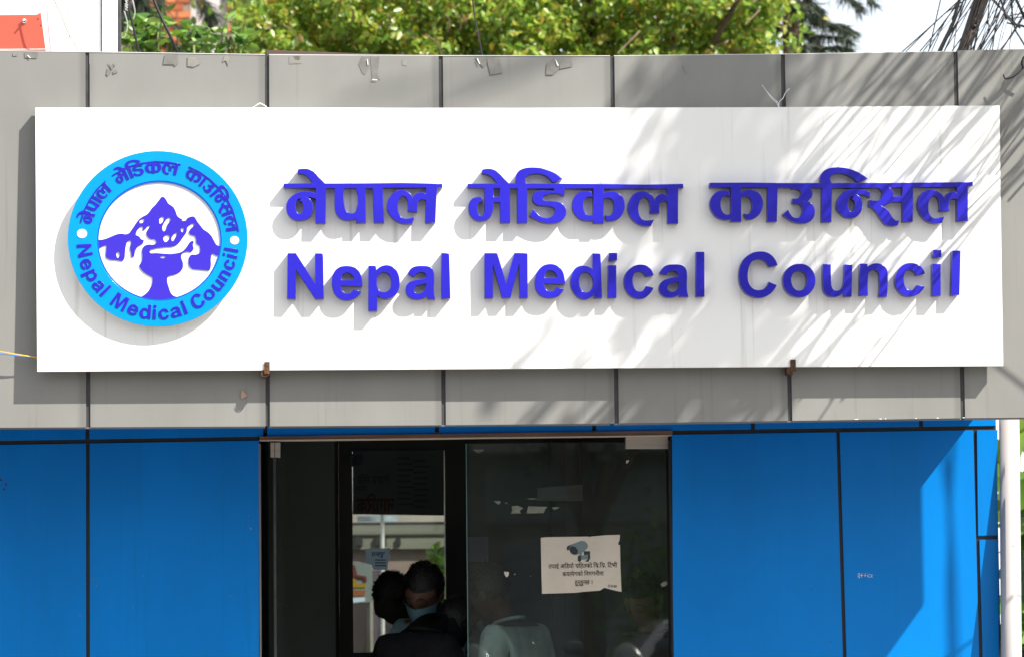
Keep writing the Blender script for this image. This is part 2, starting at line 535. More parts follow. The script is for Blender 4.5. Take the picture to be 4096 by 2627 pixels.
GL['medical_dev'] = ["""C 120,490! 790,487! 750,430 700,370 640,315 560,275 500,260 440,262! 450,170! 520,152 600,148 680,158 750,185 810,225 920,335! 1055,478! 1250,480! 1215,430 1210,350 1235,260 1300,185 1400,140
 1520,120 1650,118 1780,130 1900,165 D 420,205 550,268 640,332 690,378! 470,468! 430,420 360,345 270,290 170,262 C 1680,260 1560,275 1490,305 1440,355 1430,410 1465,482! D 480,487!
 E 0,495! 900,508! 1783,492! 1790,590! 1668,600! 1668,1397! 1430,1392! 1430,915! 1390,885 1330,880 1275,910 1250,975 1243,1165! 1025,1157! 1022,950 1000,870 960,815 910,795 850,815 800,880 770,980
 760,1080 775,1180 820,1270 890,1318 980,1325 1120,1305! 1050,1452! 900,1450 760,1410 640,1320 565,1210 528,1090 530,970 570,850 640,740 740,680 850,660 950,675 1040,725 1100,785 1138,850! 1180,780
 1240,735 1310,720 1380,735 1425,770! 1415,602! D 1630,602! 1628,705! 1700,675 1800,660 1900,675 1990,725 E 410,800 445,900 450,1020 425,1130 370,1230 280,1305 150,1340 35,1340! 8,1195! 60,1218 130,1205
 180,1135 205,1040 200,930 165,855 100,818 30,820 D 1625,832! 1620,1395! 1390,1390! 1385,1328! 1300,1335 1180,1330 1080,1290 980,1200 920,1090 905,980 925,860 980,760 1070,690 1180,657 1270,657 1330,668!
 1368,745 1370,800! 1310,788 1240,805 1185,860 1158,960 1165,1060 1200,1150 1250,1200 1310,1213 1385,1190! 1388,600! 730,600! 725,765! 270,765 C 1845,780 1832,815 1845,850 1880,875 D 400,885 560,900 660,930
 730,1000 770,1090 765,1190 710,1290 610,1360 480,1392 330,1390 180,1355 C 1640,1290 1530,1230! 1620,1060! 1680,1140 1760,1215 1850,1265 1930,1275 D 420,1248 490,1185 515,1110 500,1050 440,1018 330,1000
 200,988 C 1680,960 1610,890 1595,810 1620,730 1670,670 1740,650 D 300,650 495,652! 495,600! C 1475,598! 1475,1380! 1250,1385! 1250,600! 1085,592! 1088,1380! 862,1380! 855,915! 712,912! 705,1020 690,1120
 650,1220 590,1290 500,1330 400,1340 300,1320 210,1250 150,1150 135,1050 150,930 200,850 280,805 360,792 435,800! 470,905! 420,905 370,935 340,1000 340,1090 365,1170 400,1215 440,1225 485,1185 500,1100
 505,900 497,592! 120,585!""", "C 708,592! 850,592! 850,788! 708,790!"]
GL['council_dev'] = ["""F 165,468! 1000,462! G 0,405! 820,405! 785,350 785,290 815,225 870,160 950,120 1050,100 1160,98 1300,115 1440,155 1570,215 1660,275 1715,322! 1520,395! 1470,340 1390,280 1290,235 1190,212 1100,222
 1030,250 985,300 985,350 1015,405! H 0,385! 600,382! 1600,372! 1920,365! 1920,440! 1828,450! 1828,1100! 1628,1098! 1625,690! 1580,680 1540,685 1500,705 1482,750 1478,910! 1298,908! 1295,760 1280,690 1245,640
 1200,625 1160,640 1120,690 1095,770 1090,860 1105,950 1140,1010 1190,1045 1250,1045 1320,1030 1390,1010! 1345,1130! 1200,1138 1080,1105 980,1020 920,920 895,810 905,700 945,610 1010,545 1090,515 1180,515
 1270,545 1340,600 1390,665! 1430,600 1490,560 1550,548 1600,555 1625,580! 1625,462! 805,465! 800,1110! 610,1110! 608,740! 410,740! 310,790 215,810! 270,840 340,900 390,980 440,1050 490,1085 550,1082!
 520,1175! 450,1188 350,1185 280,1150 220,1080 160,990 100,905 45,850 G 1740,868! 1750,735! 1830,750 1900,752 1960,725 1995,670 2005,600 1980,545 1920,503! 1018,500! 1005,1170! 815,1170! 820,500! 585,497!
 630,570 635,640 610,700 560,745 490,760! 570,775 640,830 680,920 682,1000 660,1080 600,1150 500,1190 380,1190 250,1160 140,1095 55,1020! 160,925! 200,1010 260,1075 330,1090 390,1065 430,1000 445,920 425,850
 380,815 320,805 250,803! 248,710! 320,710 370,690 410,640 418,585 390,545 340,525 220,525! 215,495! F 1715,575! 1698,1355! 1478,1355! 1490,575! 880,570! 880,685! 950,650 1060,630 1170,640 1270,690 1345,780
 1380,890 1378,1000 1345,1110 1280,1210 1180,1280 1080,1305 1010,1305! 945,1170! 1010,1185 1070,1165 1110,1110 1130,1020 1130,930 1110,850 1060,795 990,775 930,785 882,808! 885,1355! 655,1355! 650,1295! 560,1310
 440,1300 340,1260 250,1170 190,1060 170,950 190,840 250,740 340,670 440,645 530,650 605,670! 628,780! 570,760 510,765 450,810 420,890 415,980 430,1070 470,1145 530,1190 600,1190 650,1160! 645,570! 165,572!""",
 "H 360,468! 605,468! 605,632! 432,640! 432,570 408,508"]
GL['half_na'] = ["G 1110,860 1120,760 1170,660 1260,570 1380,525 1500,518 1620,535 1765,590! 1760,695! 1680,650 1600,632 1505,635! 1560,670 1600,740 1615,830 1600,930 1550,1020 1470,1080 1360,1093 1250,1060 1160,980 1115,920",
 "G 1440,655! 1380,680 1340,750 1330,830 1345,910 1380,960 1420,965 1455,900 1465,820 1450,750 1405,715!"]
EN = [[
 ("N", ["Q 103,115! 218,115! 480,530! 480,117! 593,117! 600,740! 483,742! 220,338! 215,742! 97,738!"]),
 ("e", ["Q 1128,570! 1125,470 1100,390 1050,325 980,297 900,290 820,305 755,355 720,425 710,500 718,580 745,665 790,720 850,752 920,760 1000,745 1070,700 1115,635! 1003,615! 975,650 935,668 890,660 850,620 835,558!", "Q 840,482! 845,440 870,400 915,382 960,392 1000,430 1012,485!"]),
 ("p", ["Q 1213,287! 1320,287! 1322,345! 1370,305 1440,280 1520,290 1590,340 1630,420 1643,520 1630,610 1590,680 1530,725 1450,743 1380,725 1333,690! 1333,905! 1212,905!", "Q 1425,375 1370,395 1335,450 1328,520 1340,590 1375,635 1430,648 1480,635 1515,590 1525,520 1515,440 1480,395"]),
 ("a", ["Q 1752,395! 1780,345 1820,310 1880,292 1960,290 2040,298 2085,325 2110,375 2117,440 2113,600 2118,690 2132,745! 2030,742! 2015,700! 1960,735 1880,748 1800,735 1745,690 1725,620 1735,560 1770,515 1840,490 1920,475 2005,452! 2003,410 1975,382 1925,377 1880,392 1835,440!", "Q 2005,530! 1930,548 1870,565 1843,600 1850,645 1890,668 1940,658 1985,620 2000,580"]),
 ("l", ["Q 2213,112! 2323,115! 2338,735! 2215,738!"])],
 [("M", ["R 180,160! 432,157! 598,735! 755,157! 1012,157! 1013,1020! 860,1022! 850,350! 682,1018! 520,1018! 343,352! 347,1018! 188,1025!"]),
 ("e", ["R 1730,755! 1722,640 1695,530 1645,450 1570,395 1480,370 1400,372 1310,400 1230,470 1180,550 1155,660 1155,760 1175,860 1225,945 1310,1000 1420,1020 1530,1010 1620,970 1670,915 1708,853! 1562,812! 1530,865 1490,890 1440,893 1380,865 1340,810 1325,740!", "R 1335,632! 1345,570 1375,520 1430,493 1490,500 1540,540 1568,590 1575,635!"]),
 ("d", ["R 2254,165! 2414,163! 2441,1022! 2297,1022! 2290,940! 2240,990 2170,1035 2100,1047 2010,1025 1930,960 1870,870 1840,780 1835,680 1850,590 1890,500 1950,435 2030,405 2110,403 2190,425 2262,470!", "R 2125,525 2070,540 2025,590 2002,660 2003,750 2030,840 2080,900 2140,915 2200,890 2240,840 2268,770 2268,690 2245,610 2190,550"]),
 ("i", ["S 348,392! 507,390! 508,1015! 347,1020!", "S 362,155! 522,153! 522,300! 362,303!"]),
 ("c", ["S 1222,585! 1195,510 1140,435 1060,390 960,378 860,400 770,455 700,530 660,630 655,730 680,850 740,945 820,1005 920,1035 1020,1028 1110,980 1180,905 1222,823! 1075,790! 1050,845 1010,885 960,897 905,885 860,840 830,770 820,700 825,620 850,560 890,525 950,512 1010,530 1050,570 1072,612!"]),
 ("a", ["S 1338,545! 1370,480 1420,425 1490,388 1580,377 1700,380 1780,400 1830,440 1855,490 1865,560 1862,760 1870,890 1893,1000! 1725,1000! 1708,955! 1640,995 1540,1010 1440,1000 1370,950 1330,870 1330,800 1360,730 1430,675 1530,645 1695,605! 1692,560 1660,515 1600,500 1540,512 1505,540 1480,572!", "S 1705,708! 1600,735 1520,765 1488,810 1500,860 1545,895 1600,903 1660,870 1695,820"]),
 ("l", ["S 2038,135! 2197,135! 2200,993! 2038,998!"])],
 [("C", ["T 913,393! 880,300 820,220 740,160 640,130 540,130 430,155 330,215 250,300 200,400 175,520 172,630 190,740 240,850 320,940 420,990 530,1015 640,1005 740,965 820,900 870,830 900,775! 748,710! 710,790 650,845 560,870 470,855 400,800 355,710 343,600 350,500 380,390 440,310 520,278 600,278 670,310 720,370 750,425!"]),
 ("o", ["T 1330,365 1230,380 1130,435 1060,520 1022,620 1022,720 1050,830 1110,915 1200,975 1310,1005 1420,995 1520,945 1590,865 1635,760 1642,660 1620,560 1570,470 1490,400 1410,370", "T 1325,500 1265,515 1215,555 1180,630 1180,710 1205,790 1250,850 1320,878 1390,865 1440,820 1472,740 1475,650 1455,570 1410,520"]),
 ("u", ["T 1785,370! 1937,370! 1942,620 1945,720 1955,800 1990,860 2040,880 2100,870 2150,830 2180,760 2190,660 2195,378! 2352,380! 2338,995! 2198,995! 2195,905! 2130,960 2050,995 1960,998 1870,970 1810,900 1788,800 1783,650"]),
 ("n", ["U 290,357! 432,363! 435,425! 490,380 560,358 640,357 720,385 780,435 815,500 823,600 803,1000! 650,1000! 660,620 650,540 610,495 550,480 490,505 455,550 445,650 443,975! 278,975!"]),
 ("c", ["U 1537,555! 1510,480 1450,410 1370,365 1270,348 1170,362 1090,410 1020,490 975,590 962,690 985,810 1040,900 1120,965 1220,993 1320,985 1420,940 1490,870 1533,803! 1380,775! 1340,840 1290,870 1230,870 1180,835 1145,770 1130,690 1135,600 1155,540 1195,500 1250,482 1310,500 1350,540 1375,590!"]),
 ("i", ["U 1680,365! 1840,362! 1840,978! 1680,980!", "U 1697,97! 1855,97! 1853,240! 1695,242!"]),
 ("l", ["U 2063,110! 2223,110! 2200,963! 2042,967!"])]]
FIG = ["""K 40,665! 120,660 180,640 250,610 320,585 380,580 430,588 465,580 520,515 570,440 610,385 660,345 720,315 765,270 790,230 840,180 900,105 930,68 960,65 990,95 1025,155 1100,210 1130,270 1150,325 1180,355 1228,380!
 1200,390! 1220,398 1282,395! 1283,370! 1330,345 1385,340 1430,405 1480,470 1520,520 1580,560 1630,610 1665,675 1710,740 1752,755! 1735,882! 1690,882 1665,865 1645,855 1628,890 1618,1060 1605,1090 1560,1092 1440,1080
 1360,1070 1315,1020 1310,950 1325,895 1350,875 1420,872 1465,845 1472,800 1455,740 1425,725 1415,660 1395,610 1330,590 1315,555 1340,510 1385,465 1380,435 1340,450 1290,500 1285,545 1230,635 1170,715 1130,745 960,770
 830,790 765,820 770,845 850,850 1150,853 1220,830 1280,770 1360,680 1380,685 1370,740 1382,790 1345,835 1280,828 1215,865 1208,915 1232,990 1225,1070 1190,1115 1120,1150 1060,1165 1020,1180 1010,1220 1030,1320 1095,1445
 1145,1462! 1040,1488 900,1495 760,1485 650,1460! 740,1390 790,1310 805,1240 800,1190 760,1165 700,1130 640,1070 620,1025 655,970 662,880 660,810 680,760 740,732 830,730 860,705 840,660 780,655 745,630 718,580 740,520
 770,465 755,462 710,510 660,540! 670,490 660,475 620,500 580,555 572,595 620,620 650,660 682,665! 675,710 600,760 560,830 540,905 520,912 505,850 490,765 508,690 490,675 455,690 435,740 420,850 410,930 390,960 320,950
 190,935 155,910 155,830 162,740! 120,750 52,795!""",
 "K 628,430 625,395 650,375 690,378 685,405 660,430", "K 905,440 900,420 915,350 965,348 965,385 925,435", "K 960,545 943,515 980,410 1040,352 1055,365 1010,460 975,545",
 "K 960,670 965,620 1010,595 1048,620 1030,665 985,698", "K 1070,665 1100,595 1140,562 1145,590 1120,645 1085,685", "K 1205,540 1210,500 1235,498 1243,530 1225,562",
 "K 300,890 305,845 320,828 345,860 345,890 320,920", "K 905,910 930,895 985,900 985,915 940,922"]

# ------------------------------------------------------------------ ground and street
def plane_z(name, x0, x1, y0, y1, z, m, n=1):
    o = mesh(name, [(x0, y0, z), (x1, y0, z), (x1, y1, z), (x0, y1, z)], [(0, 1, 2, 3)], m)
    o['kind'] = 'structure'
    return o
plane_z('ground', -150, 150, -150, 150, -0.02, EARTH)
plane_z('road', -60, 60, -17.5, -5.5, -0.012, ASPH)
pv = MB().box((-20, -5.5, -0.1), (20, 0.6, 0.12)).build('pavement', PAVE); pv['kind'] = 'structure'
pv = MB().box((-20, -20, -0.1), (20, -17.5, 0.12)).build('far_pavement', PAVE); pv['kind'] = 'structure'
cy = MB().box((-6, 3.1, -0.1), (6, 11, 0.10)).build('courtyard_paving', PAVE); cy['kind'] = 'structure'
for i in range(9):
    o = mesh('lane_marking', [(-18 + i * 4, -11.6, -0.006), (-16 + i * 4, -11.6, -0.006), (-16 + i * 4, -11.48, -0.006), (-18 + i * 4, -11.48, -0.006)], [(0, 1, 2, 3)], WALLW)
    o['kind'] = 'structure'

# ------------------------------------------------------------------ gatehouse
gate = empty('gatehouse', (0, 1.6, 0))
tag(gate, 'grey and blue panel clad gatehouse with deep flat fascia above a glass door', 'building')
PW = 0.72                                           # depth of the blue wall behind the fascia front
TOPX = [(-900, 199), (0, 204.5), (478, 211), (1068, 220), (1765, 224), (2448, 225), (3132, 218), (3818, 207), (4096, 201.5), (4900, 190)]
BOTX = [(-900, 1712), (0, 1709), (1024, 1704), (1765, 1699), (2448, 1692), (3072, 1683), (3860, 1671), (4096, 1668), (4900, 1655)]
def interp(t, x):
    for (a, b), (c, d) in zip(t, t[1:]):
        if a <= x <= c:
            return b + (d - b) * (x - a) / (c - a)
    return t[-1][1]
ZS = P(2048, 1695, 0).z + 0.004                     # soffit level
XE = 2.83                                           # right end of the roof slab
XF = 3.55                                           # right end of the fascia
ZT = P(2448, 225, 0).z
fas = MB().box((-4.0, 0.008, ZS + 0.004), (XF - 0.36, 0.10, ZT - 0.03)).build('fascia', JOINT, gate)
JX = [(-372, -368), (350, 353), (1068, 1071), (1763, 1775), (2449, 2467), (3131, 3161), (3822, 3852)]
half = 8.5
edges = [(-1100, -1100)] + JX
def fpanel(l, r, lift=0.0, proud=0.0, end=None):
    (lt, lb), (rt, rb) = l, r
    pts_top = [lt + half] + [x for x, _ in TOPX if lt + half < x < rt - half] + [rt - half]
    pts_bot = [lb + half] + [x for x, _ in BOTX if lb + half < x < rb - half] + [rb - half]
    out = [P(x, interp(BOTX, x), -proud) for x in pts_bot]
    if end:
        out = out[:1] + end
        out += [P(x, interp(TOPX, x) - lift, -proud) for x in reversed(pts_top) if P(x, 300).x < XF - 0.05]
    else:
        out += [P(x, interp(TOPX, x) - lift, -proud) for x in reversed(pts_top)]
    o = MB().prism(out, (0, 0.03 + proud, 0)).build('panel', GREY, fas)
    uvl = o.data.uv_layers.new(name='across')
    xa_, xb2 = min(v.co.x for v in o.data.vertices), max(v.co.x for v in o.data.vertices)
    for lp in o.data.loops:
        uvl.data[lp.index].uv = ((o.data.vertices[lp.vertex_index].co.x - xa_) / (xb2 - xa_), 0)
for k in range(len(edges) - 1):
    fpanel(edges[k], edges[k + 1], proud=[0, 0.001, 0.0, 0.002, 0.0, 0.001, 0.002][k])
zb = P(4096, 1668, 0).z
fpanel(JX[-1], (4860, 4860), 4.0, 0.0, [Vector((XF - 0.345, 0, zb)), Vector((XF, 0, zb + 0.46)), Vector((XF, 0, ZT + 0.01))])  # unseen end given an added chamfer to shape the shadow on the wall
for jt, jb in JX:      # sealant strips filling the joints up to the panel edges
    ww = half - 0.6
    MB().prism([P(jb - ww, interp(BOTX, jb) - 1, 0.005), P(jb + ww, interp(BOTX, jb) - 1, 0.005), P(jt + ww, interp(TOPX, jt) + 1, 0.005), P(jt - ww, interp(TOPX, jt) + 1, 0.005)], (0, 0.0025, 0)).build('joint_strip', JOINT, fas)
# thin lip under the fascia panels
for a, b in ((-900, 1060), (1076, 2440), (2456, 3845), (3858, 4250)):
    pt = [P(a, interp(BOTX, a) + 0.5, 0.004), P(b, interp(BOTX, b) + 0.5, 0.004)]
    MB().prism([pt[0] - Vector((0, 0, 0.005)), pt[1] - Vector((0, 0, 0.005)), pt[1], pt[0]], (0, 0.05, 0)).build('lip', TRIM, fas)
# bright cut edge of the panels on top
for a, b in ((-900, 1060), (1076, 2440), (2456, 3812)):
    xs = [a] + [x for x, _ in TOPX if a < x < b] + [b]
    top = [P(x, interp(TOPX, x) - 2.2, -0.002) for x in xs]
    bot = [P(x, interp(TOPX, x) + 0.4, -0.002) for x in xs]
    MB().prism(bot + top[::-1], (0, 0.02, 0)).build('top_edge', WHITE_EDGE, fas)
fl = MB().prism([P(1068, 222, 0.035), P(1745, 224, 0.035), P(1500, 217, 0.035), P(1068, 200, 0.035)], (0, 0.012, 0)).build('flashing', BROWN, gate)
# roof slab and soffit
ZC = ZS + 0.06                                      # recessed soffit level
MB().box((-4.0, 0.10, ZC + 0.016), (XE, 3.2, ZT - 0.10)).build('roof_slab', CONC, gate)
MB().box((-4.0, 0.102, ZC + 0.004), (XE, PW + 0.02, ZC + 0.015)).build('soffit', BLUE, gate)

# blue wall: backing (joint colour) with separate panels in front
yw = PW
def wx(px, py=2200):
    return P(px, py, yw).x
DL, DR = wx(1040), wx(2686)                         # door opening
wall = MB().box((-4.0, yw + 0.008, 0.1), (DL - 0.004, yw + 0.16, ZC + 0.003)).box((DR + 0.004, yw + 0.008, 0.1), (wx(3996), yw + 0.16, ZC + 0.003)).build('wall', JOINTB, gate)
TJ = [(-900, 1793), (0, 1778), (1024, 1761), (2700, 1737), (3960, 1718), (4100, 1716)]
def tj(x):   # lower edge of the joint near the top of the wall
    return interp(TJ, x)
def bpanel(pts, proud=0.0, name='wall_panel'):
    MB().prism([P(a, b, yw - proud) for a, b in pts], (0, 0.009 + proud, 0)).build(name, BLUE, wall)
TS = [-900, -360, 350, 1061, 1748, 2377, 3012, 3684, 3990]
for a, b in zip(TS, TS[1:]):
    lo_, hi_ = P(a + 8, tj(a + 8) - 17, yw), P(b - 8, tj(b - 8) - 17, yw)
    MB().prism([lo_, hi_, Vector((hi_.x, yw, ZC + 0.002)), Vector((lo_.x, yw, ZC + 0.002))], (0, 0.009, 0)).build('strip_panel', BLUE, wall)
MB().prism([P(1035, tj(1035) - 30, yw + 0.01), P(2690, tj(2690) - 30, yw + 0.01), Vector((P(2690, 1700, yw).x, yw + 0.01, ZC + 0.002)), Vector((P(1035, 1700, yw).x, yw + 0.01, ZC + 0.002))], (0, 0.14, 0)).build('lintel_beam', JOINTB, wall)
GB = 3990
bpanel([(-900, GB), (-370, GB), (-368, tj(-368)), (-900, tj(-900))])
bpanel([(-352, GB), (345, GB), (344, tj(344)), (-352, tj(-352))])
bpanel([(361, GB), (1036, GB), (1035, tj(1035)), (359, tj(359))])
bpanel([(2702, GB), (3412, GB), (3345, tj(3345)), (2688, tj(2688))])
bpanel([(3428, GB), (3952, GB), (3893, tj(3893)), (3359, tj(3359))])
bpanel([(3913, 2141), (3990, 2139), (3990, tj(3978)), (3908, tj(3908))])
bpanel([(3968, GB), (3996, GB), (3994, 2155), (3918, 2157)])
# door lintel and jambs
zl = P(1800, 1750, yw).z
MB().prism([P(1038, tj(1038) - 3, yw - 0.012), P(2690, tj(2690) + 1, yw - 0.012), P(2690, tj(2690) - 16.5, yw - 0.012), P(1038, tj(1038) - 16.5, yw - 0.012)], (0, 0.15, 0)).build('lintel', WOOD, gate)
MB().prism([P(1038, tj(1038), yw + 0.002), P(2690, tj(2690) + 4, yw + 0.002), P(2690, tj(2690) + 1.5, yw + 0.002), P(1038, tj(1038) - 2.5, yw + 0.002)], (0, 0.10, 0)).build('lintel_edge', PAPER, gate)
MB().box((DL - 0.0035, yw + 0.0, 0.1), (DL + 0.004, yw + 0.16, zl - 0.0175)).build('door_jamb', TRIM, gate)
MB().box((DR - 0.004, yw + 0.0, 0.1), (DR + 0.0035, yw + 0.16, zl - 0.0175)).build('door_jamb', BLACKFRAME, gate)
# side walls, back wall, floor
XR = wx(3996)
MB().box((-4.0, yw + 0.16, 0.1), (-3.85, 3.05, ZC + 0.015)).build('side_wall', CONC, gate)
MB().box((XR - 0.15, yw + 0.16, 0.1), (XR - 0.003, 3.05, ZC + 0.015)).build('side_wall', BLUE, gate)
MB().box((-4.0, yw - 0.0, 0.02), (XE, 3.2, 0.15)).build('floor', PAVE, gate)
yi = 2.6                                            # inner partition with its black framed door
IL, IR = P(1412, 2300, yi).x, P(1782, 2300, yi).x   # clear glass of the inner door
FL, FR = P(1357, 2300, yi).x, P(1868, 2300, yi).x
IT = P(1600, 1802, yi).z
IB = P(1600, 2605, yi).z
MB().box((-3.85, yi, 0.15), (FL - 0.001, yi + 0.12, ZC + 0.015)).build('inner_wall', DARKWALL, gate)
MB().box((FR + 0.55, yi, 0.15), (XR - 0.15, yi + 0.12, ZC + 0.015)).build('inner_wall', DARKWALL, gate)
ifr = MB().box((FL, yi - 0.03, 0.15), (IL, yi + 0.10, ZC + 0.014)).box((IR, yi - 0.03, 0.15), (IR + 0.11, yi + 0.10, ZC + 0.014)) \
    .box((IL, yi - 0.03, IT), (IR, yi + 0.10, ZC + 0.014)).box((IL, yi - 0.03, 0.15), (IR, yi + 0.10, IB)).build('inner_door_frame', BLACKFRAME, gate)
MB().box((IL + 0.001, yi + 0.02, IB), (IR - 0.001, yi + 0.026, IT)).build('inner_pane', TINTGLASS, ifr)
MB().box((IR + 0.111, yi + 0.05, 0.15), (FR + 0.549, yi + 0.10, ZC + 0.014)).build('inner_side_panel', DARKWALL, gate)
# long dark post seen behind the right leaf
MB().box((P(2205, 2000, 2.3).x, 2.30, 0.15), (P(2262, 2000, 2.3).x, 2.38, ZC + 0.014)).build('inner_post', BLACKFRAME, gate)
# a strip of wall in front of the inner door on the left
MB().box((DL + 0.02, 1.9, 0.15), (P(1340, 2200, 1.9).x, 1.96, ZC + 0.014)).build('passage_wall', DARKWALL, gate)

# right glass leaf
yg = yw + 0.055
gd = empty('glass_door', (DR, yg, 0.15)); gd.parent = gate; gd.matrix_parent_inverse = base_inv(gate)
GLx = P(1866, 2100, yg).x
pane = MB().box((GLx + 0.003, yg, 0.17), (DR - 0.012, yg + 0.010, zl - 0.022)).build('pane', DOORGLASS, gd)
MB().box((GLx, yg - 0.0005, 0.17), (GLx + 0.0028, yg + 0.0105, zl - 0.022)).build('pane_edge', GLASSEDGE, gd)
MB().prism([P(2503, 1793, yg - 0.016), P(2672, 1793, yg - 0.016), P(2672, 1742, yg - 0.016), P(2503, 1742, yg - 0.016)], (0, 0.042, 0)).build('patch_fitting', STEELTAN, gd, bevel=0.001)
# left leaf, folded back into the passage
gl = empty('open_glass_door', (P(1103, 2200, yg).x, yg, 0.15)); gl.parent = gate; gl.matrix_parent_inverse = base_inv(gate)
hx = P(1100, 2200, yg).x
MB().add([(hx - 0.005, yg, 0.17), (hx + 0.005, yg, 0.17), (hx + 0.055, yg + 0.86, 0.17), (hx + 0.045, yg + 0.86, 0.17),
          (hx - 0.005, yg, zl - 0.03), (hx + 0.005, yg, zl - 0.03), (hx + 0.055, yg + 0.86, zl - 0.03), (hx + 0.045, yg + 0.86, zl - 0.03)],
         [(0, 3, 2, 1), (4, 5, 6, 7), (0, 1, 5, 4), (1, 2, 6, 5), (2, 3, 7, 6), (3, 0, 4, 7)]).build('pane', DOORGLASS, gl)
MB().box((hx - 0.0055, yg - 0.004, 0.17), (hx + 0.0055, yg - 0.001, zl - 0.03)).build('pane_edge', JOINT, gl)
for a, b in ((1082, 1097.5), (1100, 1121)):
    MB().prism([P(a, 1826, yg - 0.02), P(b, 1828, yg - 0.02), P(b, 1768, yg - 0.02), P(a, 1768, yg - 0.02)], (0, 0.05, 0)).build('hinge_clamp', STEELTAN, gl, bevel=0.001)

# tape left on the fascia, pale residue and curled pieces
def scrap(pts, m, y, parent, name='tape', th=0.0008):
    MB().prism([P(a, b, y) for a, b in reversed(pts)], (0, th, 0)).build(name, m, parent)
Z1 = lambda pts: [(x / 2.3447, y / 2.3447) for x, y in pts]
Z2 = lambda pts: [(1024 + x / 2.3447, y / 2.3447) for x, y in pts]
Z3 = lambda pts: [(2048 + x / 2.3447, y / 2.3447) for x, y in pts]
fy = -0.0034
for pts, m in [
    (Z1([(228, 492), (352, 490), (357, 530), (345, 551), (232, 546)]), TAPE),
    (Z1([(120, 500), (165, 500), (160, 528), (120, 528)]), TAPE_PALE),
    (Z1([(1010, 592), (1065, 640), (1048, 660)]), TAPE), (Z1([(1008, 642), (1042, 680), (1010, 716), (995, 700)]), TAPE),
    (Z1([(1060, 590), (1082, 612), (1078, 628)]), TAPE), (Z1([(1058, 672), (1085, 655), (1105, 678), (1062, 698)]), TAPE),
    (Z1([(1545, 516), (1665, 512), (1668, 600), (1642, 626), (1628, 608), (1530, 606)]), TAPE),
    (Z1([(1760, 535), (1860, 540), (1878, 600), (1815, 632), (1758, 622)]), TAPE_PALE),
    (Z1([(2110, 518), (2150, 524), (2152, 575), (2140, 622), (2118, 570), (2085, 585)]), TAPE_PALE),
    (Z2([(310, 530), (425, 528), (428, 598), (312, 602)]), TAPE_PALE), (Z2([(345, 530), (420, 528), (405, 565), (365, 565)]), TAPE),
    (Z2([(990, 533), (1070, 533), (1068, 622), (1025, 705), (996, 688), (960, 600)]), TAPE),
    (Z2([(1072, 533), (1158, 533), (1140, 705), (1162, 752), (1088, 750)]), TAPE),
    (Z2([(1372, 560), (1412, 560), (1412, 620), (1372, 612)]), TAPE_PALE),
    (Z2([(2055, 540), (2160, 540), (2166, 595), (2130, 637)]), TAPE), (Z2([(2160, 538), (2278, 536), (2312, 685), (2198, 706)]), TAPE),
    (Z3([(395, 545), (442, 560), (442, 650), (385, 705), (318, 705), (326, 600)]), TAPE), (Z3([(440, 545), (552, 540), (566, 625), (448, 650)]), TAPE),
    (Z3([(1600, 620), (1640, 640), (1648, 670), (1630, 690)]), TAPE_PALE)]:
    scrap(pts, m, fy, fas)
for pts in [Z1([(262, 518), (290, 545), (284, 549), (256, 522)]), Z2([(1048, 555), (1055, 610), (1047, 610), (1042, 560)]), Z3([(405, 550), (440, 618), (424, 618)]),
            Z2([(2078, 545), (2105, 605), (2096, 604), (2072, 560)]), Z2([(1092, 742), (1140, 750), (1140, 756), (1090, 754)])]:
    scrap(pts, TAPE_WHITE, fy - 0.004, fas, 'tape_curl')
# peeling pale paint along the lower right edge
for a, b in ((3417, 3434), (3515, 3528), (3538, 3546), (3660, 3668), (3745, 3756), (3849, 3860)):
    y0 = interp(BOTX, a) - 1
    scrap([(a, y0 - 1.5), (b - 3, y0 - 3.5), (b, y0), (a + 4, y0 + 0.5)], TAPE_WHITE, -0.0045, fas, 'paint_flake')
scrap([(968, 1556), (988, 1580), (976, 1590), (966, 1596), (962, 1580)], mat('torn_paper_scrap', (0.36, 0.24, 0.18), 0.8, 0.2, var=0.3), -0.006, fas, 'paper_scrap')
# scuffs on the blue panels
for a, b, r in ((1003, 2112, 4), (994, 2062, 2), (923, 2382, 2), (370, 2315, 2.5), (386, 2342, 2.5), (319, 2460, 2.5), (573, 2300, 2), (533, 2429, 2), (3244, 2356, 2.5), (3258, 2344, 2), (3322, 2565, 2.5)):
    scrap([(a - r * .6, b - r), (a + r * .6, b - r * .7), (a + r, b + r), (a - r * .4, b + r * .8)], TAPE_PALE if a < 3000 else JOINTB, yw - 0.0015, wall, 'scuff')
RUSTY = mat('rust_smear', (0.07, 0.045, 0.06), 0.8, 0.2, var=0.3, vscale=(40, 40, 40))
for a, b, r in ((3, 1918, 5), (24, 1935, 5), (16, 1955, 4)):
    scrap([(a - r, b - r * .7), (a + r * .4, b - r), (a + r, b + r * .5), (a, b + r), (a - r * .8, b + r * .6)], RUSTY, yw - 0.0015, wall, 'rust_smear')

